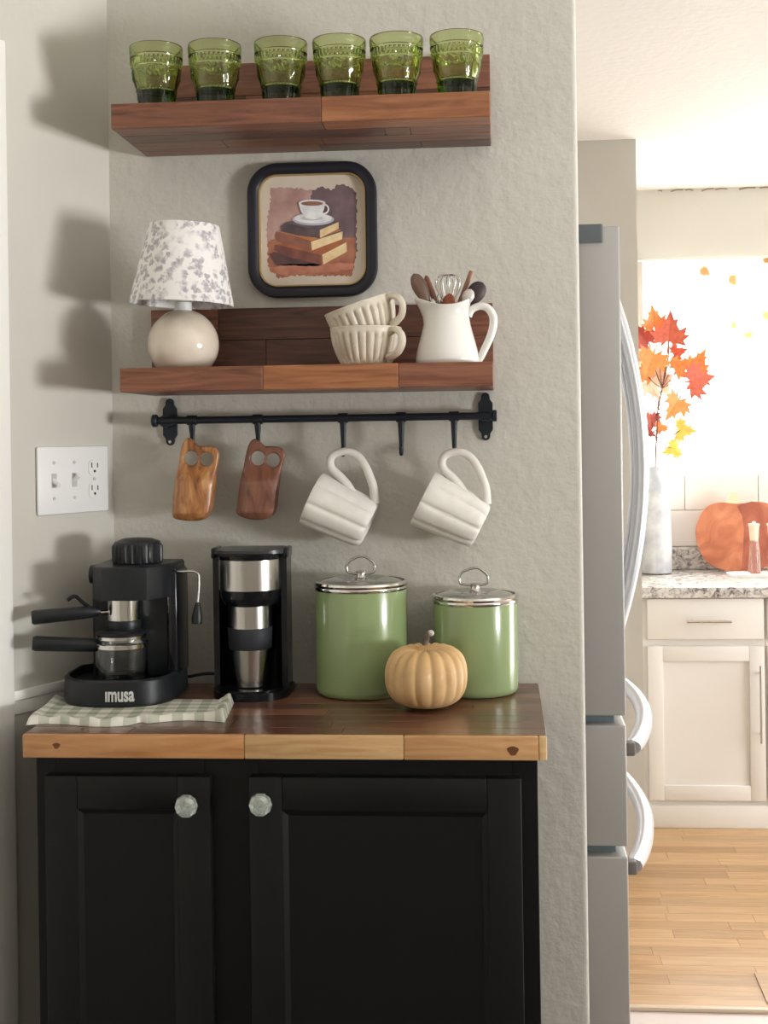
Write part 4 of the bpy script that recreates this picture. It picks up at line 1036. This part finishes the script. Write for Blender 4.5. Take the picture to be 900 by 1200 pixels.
for yy in (ymid - .04, ymid + .04):
    MB().tube(bow((FX + .004, yy, zv0), (FX + .004, yy, zv1), .074, 18, .8), .0165, 14, flat=1.3).build('handle', M_HANDLE, fr)
    MB().box(FX - .002, FX + .03, yy - .010, yy + .010, zv0 - .012, zv0 + .016, .003).build('handle_mount', M_FR, fr)
for zz in (zpx(880), zpx(1020)):
    MB().tube(bow((FX + .012, FY + .03, zz), (FX + .012, FYE - .06, zz), .058, 18, .8), .0135, 14, flat=1.3).build('handle', M_HANDLE, fr)
    MB().box(FX - .002, FX + .017, FY + .012, FY + .045, zz - .013, zz + .012, .003).build('handle_mount', mat('mount_grey', rgb(120, 114, 108), .4) if 'mount_grey' not in MATS else MATS['mount_grey'], fr)

# ------------------------------------------------------------------ kitchen base cabinets
M_KCAB = mat('kitchen_cabinet_white', rgb(234, 230, 224), .4)
def granite():
    m = bpy.data.materials.new('speckled_granite'); m.use_nodes = True; nt = m.node_tree; N = nt.nodes; L = nt.links; b = N['Principled BSDF']; b.inputs['Roughness'].default_value = .18
    tc = N.new('ShaderNodeTexCoord'); n = N.new('ShaderNodeTexNoise'); n.inputs['Scale'].default_value = 42; n.inputs['Detail'].default_value = 6; n.inputs['Roughness'].default_value = .7; n.inputs['Distortion'].default_value = 1.0
    L.new(tc.outputs['Object'], n.inputs['Vector']); r = N.new('ShaderNodeValToRGB'); e = r.color_ramp.elements
    e[0].position = .36; e[0].color = rgb(96, 90, 90); e[1].position = .56; e[1].color = rgb(226, 222, 216); k = e.new(.45); k.color = rgb(182, 176, 172)
    L.new(n.outputs['Fac'], r.inputs[0]); L.new(r.outputs[0], b.inputs['Base Color']); return m
M_GRAN = granite()
KY0 = 2.66; KX0 = AX + .002
def kx_(px, py=800): return at(px, py, KY0 - .02).x
def kz_(py, px=830): return at(px, py, KY0 - .02).z
KT = .9
split = kx_(898.5)
def base_cab(name, label, x0, x1, dx0, dx1):
    t = thing(name, label, 'cabinet', (0, 0, 0))
    MB().box(x0, x1, KY0, YF - .005, .0085, KT - .042).build('body', M_KCAB, t, smooth=False)
    MB().box(x0, x1, KY0 - .012, KY0 + .001, .0085, kz_(945), .002).build('plinth', M_KCAB, t)
    d = MB().box(dx0, dx1, KY0 - .019, KY0 - .0002, kz_(749.5), kz_(701.5), .004).build('drawer', M_KCAB, t)
    hz = kz_(727.5); hx0, hx1 = kx_(805), kx_(857)
    if x0 > split - .05: hx0, hx1 = dx0 + .1, dx0 + .27
    b = MB(); b.rod((hx0, KY0 - .047, hz), (hx1, KY0 - .047, hz), .005, 10); b.rod((hx0 + .02, KY0 - .018, hz), (hx0 + .02, KY0 - .047, hz), .0035, 8); b.rod((hx1 - .02, KY0 - .018, hz), (hx1 - .02, KY0 - .047, hz), .0035, 8); b.build('handle', M_STEEL, d)
    z0, z1 = kz_(938.5), kz_(757.5); sw = .055; yf, yb = KY0 - .019, KY0 - .0002
    b = MB()
    for (a0, a1, c0, c1) in ((dx0, dx0 + sw, z0, z1), (dx1 - sw, dx1, z0, z1), (dx0 + sw, dx1 - sw, z0, z0 + sw), (dx0 + sw, dx1 - sw, z1 - sw, z1)): b.box(a0, a1, yf, yb, c0, c1, .002)
    d = b.build('door', M_KCAB, t)
    MB().box(dx0 + sw - .002, dx1 - sw + .002, yf + .010, yb - .001, z0 + sw - .002, z1 - sw + .002).build('door_panel', M_KCAB, d, smooth=False)
    hx = dx1 - .02; a, c = kz_(869), kz_(779)
    b = MB(); b.rod((hx, KY0 - .047, a), (hx, KY0 - .047, c), .005, 10); b.rod((hx, KY0 - .018, a + .03), (hx, KY0 - .047, a + .03), .0035, 8); b.rod((hx, KY0 - .018, c - .03), (hx, KY0 - .047, c - .03), .0035, 8); b.build('handle', M_STEEL, d)
base_cab('base_cabinet', 'white kitchen base cabinet with one drawer and a shaker door', KX0, split, kx_(759.5), kx_(896.5))
base_cab('base_cabinet', 'white kitchen base cabinet adjoining on the side away from the refrigerator', split + .0005, split + .6, split + .006, split + .595)
ct2 = thing('granite_countertop', 'speckled grey granite kitchen countertop with backsplash lip', 'countertop', (0, 0, 0))
MB().box(KX0, split + .6, KY0 - .035, YF - .001, KT - .041, KT, .004).build('slab', M_GRAN, ct2)
MB().box(KX0, split + .6, YF - .022, YF - .001, KT + .0002, at(800, 641, YF - .02).z, .003).build('backsplash_lip', M_GRAN, ct2)
# wall tiles
M_TILE = mat('white_tile', rgb(240, 236, 230), .2)
tz0 = at(800, 640.5, YF - .02).z + .001; th = .15; tw_ = .30
gx0 = at(802.5, 585, YF).x; FARW = bpy.data.objects['wall_far']
zrow = tz0; rr = 0
while zrow < WZ0 - .01:
    z1 = min(zrow + th - .003, WZ0 - .002)
    x = gx0 - 3 * tw_ + (tw_ / 2 if rr % 2 == 0 else 0)
    while x < 2.6:
        xa, xb = max(x, KX0 + .003), min(x + tw_ - .003, 2.6)
        if xb - xa > .02: MB().box(xa, xb, YF - .008, YF + .001, zrow, z1, .0015, 1).build('tile', M_TILE, FARW, smooth=False)
        x += tw_
    zrow += th; rr += 1

# ------------------------------------------------------------------ things on the kitchen counter
VY = 3.12; vp = at(769, 664, VY); vk = 1 / ppm((vp.x, VY, 1.0))
M_MARB = mat('marbled_white', rgb(226, 226, 226), .3, noise=(14, rgb(184, 188, 196), 8))
t = thing('marbled_vase', 'tall white marbled bottle vase holding maple branches', 'vase', (vp.x, VY, KT + .0003))
vz = lambda py: at(769, py, VY).z - KT
prof = [(0, .001), (15 * vk, .001), (18 * vk, .003), (18.5 * vk, vz(650)), (18.5 * vk, vz(625)), (17 * vk, vz(600)), (15.5 * vk, vz(580)), (12 * vk, vz(566)), (9.5 * vk, vz(559)), (9.2 * vk, vz(549)), (9.6 * vk, vz(547)), (7.6 * vk, vz(547)), (7.4 * vk, vz(558)), (12 * vk, vz(580)), (15 * vk, vz(640)), (0, .012)]
MB().lathe(prof, 36).build('body', M_MARB, t)
M_STEM = mat('branch_brown', rgb(110, 78, 66), .8)
br = thing('maple_branch', 'red and orange maple leaf branches standing in the marbled vase', 'branch', (vp.x, VY, KT + .02))
V0 = Vector((vp.x, VY, KT + .02))
def V(px, py, dy=0): return at(px, py, VY + dy) - V0
LEAF = [(0, -.42), (.03, -.12), (.20, -.30), (.18, -.17), (.42, -.22), (.34, -.09), (.50, .06), (.36, .06), (.40, .26), (.24, .16), (.16, .30), (.20, .44), (.10, .40), (0, .66)]
LEAF = LEAF + [(-x, y) for x, y in LEAF[-2:0:-1]]
def leaf(px, py, size, colr, ang, tilt, dy=0):
    c = V(px, py, dy); s_ = size * 1.35 / ppm((vp.x, VY, 1.3))
    key = 'leaf_%d_%d_%d' % colr
    m = MATS[key] if key in MATS else mat(key, rgb(*colr), .55, noise=(60, rgb(*[min(255, int(q_ * 1.12)) for q_ in colr])))
    b = MB(); n = len(LEAF); vs = []
    for y_ in (0, .0012):
        for x, z in LEAF: vs.append((x * s_, y_ - .25 * abs(x) * s_ + .12 * z * z * s_, z * s_))
        vs.append((0, y_ + .0 * s_, -.05 * s_))
    fs = []
    for i in range(n): fs.append((n, i, (i + 1) % n)); fs.append((2 * n + 1, n + 1 + (i + 1) % n, n + 1 + i)); fs.append((i, n + 1 + i, n + 1 + (i + 1) % n, (i + 1) % n))
    b.add(vs, fs); o = b.build('leaf', m, br, smooth=False)
    o.location = c; o.rotation_euler = (math.radians(tilt), math.radians(ang), math.radians(random.uniform(-25, 25)))
    return c
RED, ORG, YEL, BRR, PCH = (192, 92, 68), (218, 142, 80), (228, 196, 92), (170, 84, 74), (236, 204, 182)
lv = [(784, 394, 36, RED, 5, 0, -.02), (767, 379, 26, ORG, -10, 10, 0), (757, 398, 28, BRR, -40, 5, .02), (764, 420, 34, ORG, 200, 0, -.01), (792, 414, 18, RED, 70, 10, .01), (794, 431, 24, ORG, 60, 0, 0), (817, 428, 26, ORG, 30, 15, .02), (813, 446, 36, RED, 80, 0, -.02),
      (793, 472, 30, ORG, 215, 0, -.01), (798, 504, 24, YEL, 95, 25, 0), (791, 526, 20, YEL, 250, 25, .01), (772, 442, 26, PCH, 20, 0, .03), (763, 452, 24, PCH, 150, 10, .02), (780, 450, 22, PCH, 280, 0, .035), (763, 489, 20, BRR, 180, 0, 0), (757, 505, 16, BRR, 120, 10, .01), (775, 500, 15, ORG, 210, 20, .02), (757, 438, 22, ORG, 240, 10, .03)]
ends = [leaf(*l) for l in lv]
root = V(768, 548); root0 = Vector((0, 0, .02))
hub1, hub2 = V(771, 480), V(776, 455)
MB().tube(bez([root0, root, V(770, 505), hub1, hub2, V(782, 425), V(784, 402)], 6), .0028, 8).build('stem', M_STEM, br)
for i, e in enumerate(ends):
    src = hub2 if lv[i][1] < 440 else (hub1 if lv[i][1] < 478 else V(769, 515))
    mid = (src + e) / 2 + Vector((0, 0, -.008))
    MB().tube(bez([src, mid, e + Vector((0, .003, 0))], 5), .0015, 6).build('twig', M_STEM, br)
# pumpkin-shaped cutting board
BY = 3.17
bp_ = lambda X, Y: at(740 + X / 5.625, 540 + Y / 5.625, BY)
oc = [(690, 248), (600, 238), (520, 255), (465, 310), (432, 400), (430, 470), (448, 550), (490, 620), (550, 665), (640, 690), (720, 690)]
cX = 715
oc2 = oc + [(2 * cX - x + 6, y - 4) for x, y in oc[::-1]]
pts = [bp_(*q_) for q_ in oc2]; zmin = min(q_.z for q_ in pts)
bc = bp_(cX, 690)
t = thing('pumpkin_cutting_board', 'pumpkin-shaped orange wood board leaning behind the bottles', 'cutting board', (bc.x, BY, KT + .0008), (math.radians(-6), 0, 0))
W_ORG = [wood('orange_board_%d' % k, rgb(*d), rgb(*m_), rgb(*l), .4, (4, 30, 3), .2) for k, (d, m_, l) in enumerate((((172, 98, 68), (196, 120, 86), (212, 142, 106)), ((160, 84, 64), (182, 100, 76), (198, 120, 92))))]
sm = bez([(q_.x - bc.x, q_.z - zmin, 0) for q_ in pts], 4, True); P2 = [(v.x, max(v.y, 0)) for v in sm]
MB().prism(P2, -.009, .009).build('board', W_ORG[0], t)
for k in (-.055, .02, .095):
    pass
# stained right-hand wedge of the board
wd = [bp_(*q_) for q_ in ((700, 262), (735, 248), (800, 232), (850, 240), (940, 300), (985, 400), (985, 500), (940, 610), (860, 675), (720, 684), (735, 560), (745, 420), (735, 330))]
MB().prism([(q_.x - bc.x, max(q_.z - zmin, .002)) for q_ in wd], -.0098, -.0088).build('inlay', W_ORG[1], t, smooth=False)
sp_ = [bp_(*q_) for q_ in ((628, 245), (650, 195), (655, 172), (690, 168), (698, 190), (730, 236), (700, 244))]
MB().prism([(q_.x - bc.x, q_.z - zmin) for q_ in sp_], -.008, .008).build('stem', mat('cream_stem', rgb(232, 214, 180), .5), t, smooth=False)
# tray and bottles
TY = 2.98; a = onz(853, 672, KT); a = at(853, 668, TY)
tray = MB(); tx0 = a.x; tx1 = tx0 + .36; tz = KT + .0003
tray.prismz([(x, y) for x, y in rrect(tx0, tx1, TY - .07, TY + .07, .035)], tz, tz + .012)
tag(tray.build('tray', mat('white_tray', rgb(240, 238, 234), .25)), 'white oblong tray under the soap bottles', 'tray')
M_SOAP = mat('tinted_bottle_glass', (.98, .9, .86, 1), .03, trans=.95, ior=1.4)
bq = at(884, 655, TY); bk = 1 / ppm((bq.x, TY, 1.0)); bt = KT + .0126
bzf = lambda py: at(884, py, TY).z - bt
t = thing('soap_bottle', 'clear tapered bottle with cream cap on white tray, in front of board', 'bottle', (bq.x, TY, bt))
MB().lathe([(0, 0), (7 * bk, 0), (7.4 * bk, .003), (6.6 * bk, bzf(648)), (5 * bk, bzf(634)), (4.6 * bk, bzf(632)), (3.6 * bk, bzf(633)), (5.4 * bk, bzf(648)), (6 * bk, .006), (0, .005)], 24).build('glass', M_SOAP, t)
MB().lathe([(0, bzf(634)), (4.6 * bk, bzf(634)), (5 * bk, bzf(630)), (5.9 * bk, bzf(617)), (6.6 * bk, bzf(616)), (6.6 * bk, bzf(614)), (2 * bk, bzf(613.5)), (2 * bk, bzf(611.5)), (0, bzf(611))], 24).build('cap', mat('cream_cap', rgb(238, 224, 196), .4), t)
dup(t, (bq.x + .074, TY + .01, bt), 'clear tapered bottle with cream cap at the far end of the tray')

# ------------------------------------------------------------------ printed valance in the kitchen window
def valance_mat():
    m = bpy.data.materials.new('sheer_leaf_print'); m.use_nodes = True; nt = m.node_tree; N = nt.nodes; L = nt.links
    b = N['Principled BSDF']; b.inputs['Roughness'].default_value = .9
    tc = N.new('ShaderNodeTexCoord'); n = N.new('ShaderNodeTexNoise'); n.inputs['Scale'].default_value = 30; n.inputs['Detail'].default_value = 4
    L.new(tc.outputs['Object'], n.inputs['Vector'])
    v = N.new('ShaderNodeTexVoronoi'); v.inputs['Scale'].default_value = 8; v.inputs['Randomness'].default_value = 1
    L.new(tc.outputs['Object'], v.inputs['Vector'])
    ad = N.new('ShaderNodeMath'); ad.operation = 'MULTIPLY_ADD'; ad.inputs[1].default_value = .5; L.new(n.outputs['Fac'], ad.inputs[0]); L.new(v.outputs['Distance'], ad.inputs[2])
    r = N.new('ShaderNodeValToRGB'); r.color_ramp.elements[0].position = .36; r.color_ramp.elements[0].color = rgb(128, 96, 58); r.color_ramp.elements[1].position = .60; r.color_ramp.elements[1].color = rgb(250, 248, 243)
    L.new(ad.outputs[0], r.inputs[0]); L.new(r.outputs[0], b.inputs['Base Color'])
    tl = N.new('ShaderNodeBsdfTranslucent'); L.new(r.outputs[0], tl.inputs[0])
    ms = N.new('ShaderNodeMixShader'); ms.inputs[0].default_value = .5; L.new(b.outputs[0], ms.inputs[1]); L.new(tl.outputs[0], ms.inputs[2]); L.new(ms.outputs[0], N['Material Output'].inputs['Surface'])
    return m
vs, fs = [], []; nx, nz = 160, 12; vz1 = WZ1 - .005; vz0 = at(840, 462, YF).z
for j in range(nz + 1):
    for i in range(nx + 1):
        u = i / nx; v = j / nz; x = WX0 + .01 + (WX1 - WX0 - .02) * u
        zb_ = vz0 + .025 * abs(math.sin(u * 22)); z = vz1 + (zb_ - vz1) * v
        vs.append((x, YF - .02 + .012 * math.sin(u * 95) * (.4 + .6 * v), z))
for j in range(nz):
    for i in range(nx): a = j * (nx + 1) + i; fs.append((a, a + 1, a + nx + 2, a + nx + 1))
me = bpy.data.meshes.new('valance'); me.from_pydata(vs, [], fs)
for q in me.polygons: q.use_smooth = True
me.materials.append(valance_mat()); vo = link('valance', me); tag(vo, 'sheer white valance with tan leaf print across the kitchen window', 'curtain')
tag(MB().rod((WX0 - .02, YF - .02, vz1 + .002), (WX1 + .02, YF - .02, vz1 + .002), .005, 10).build('curtain_rod', M_TRIM), 'thin white rod along the top of the kitchen window', 'curtain rod')
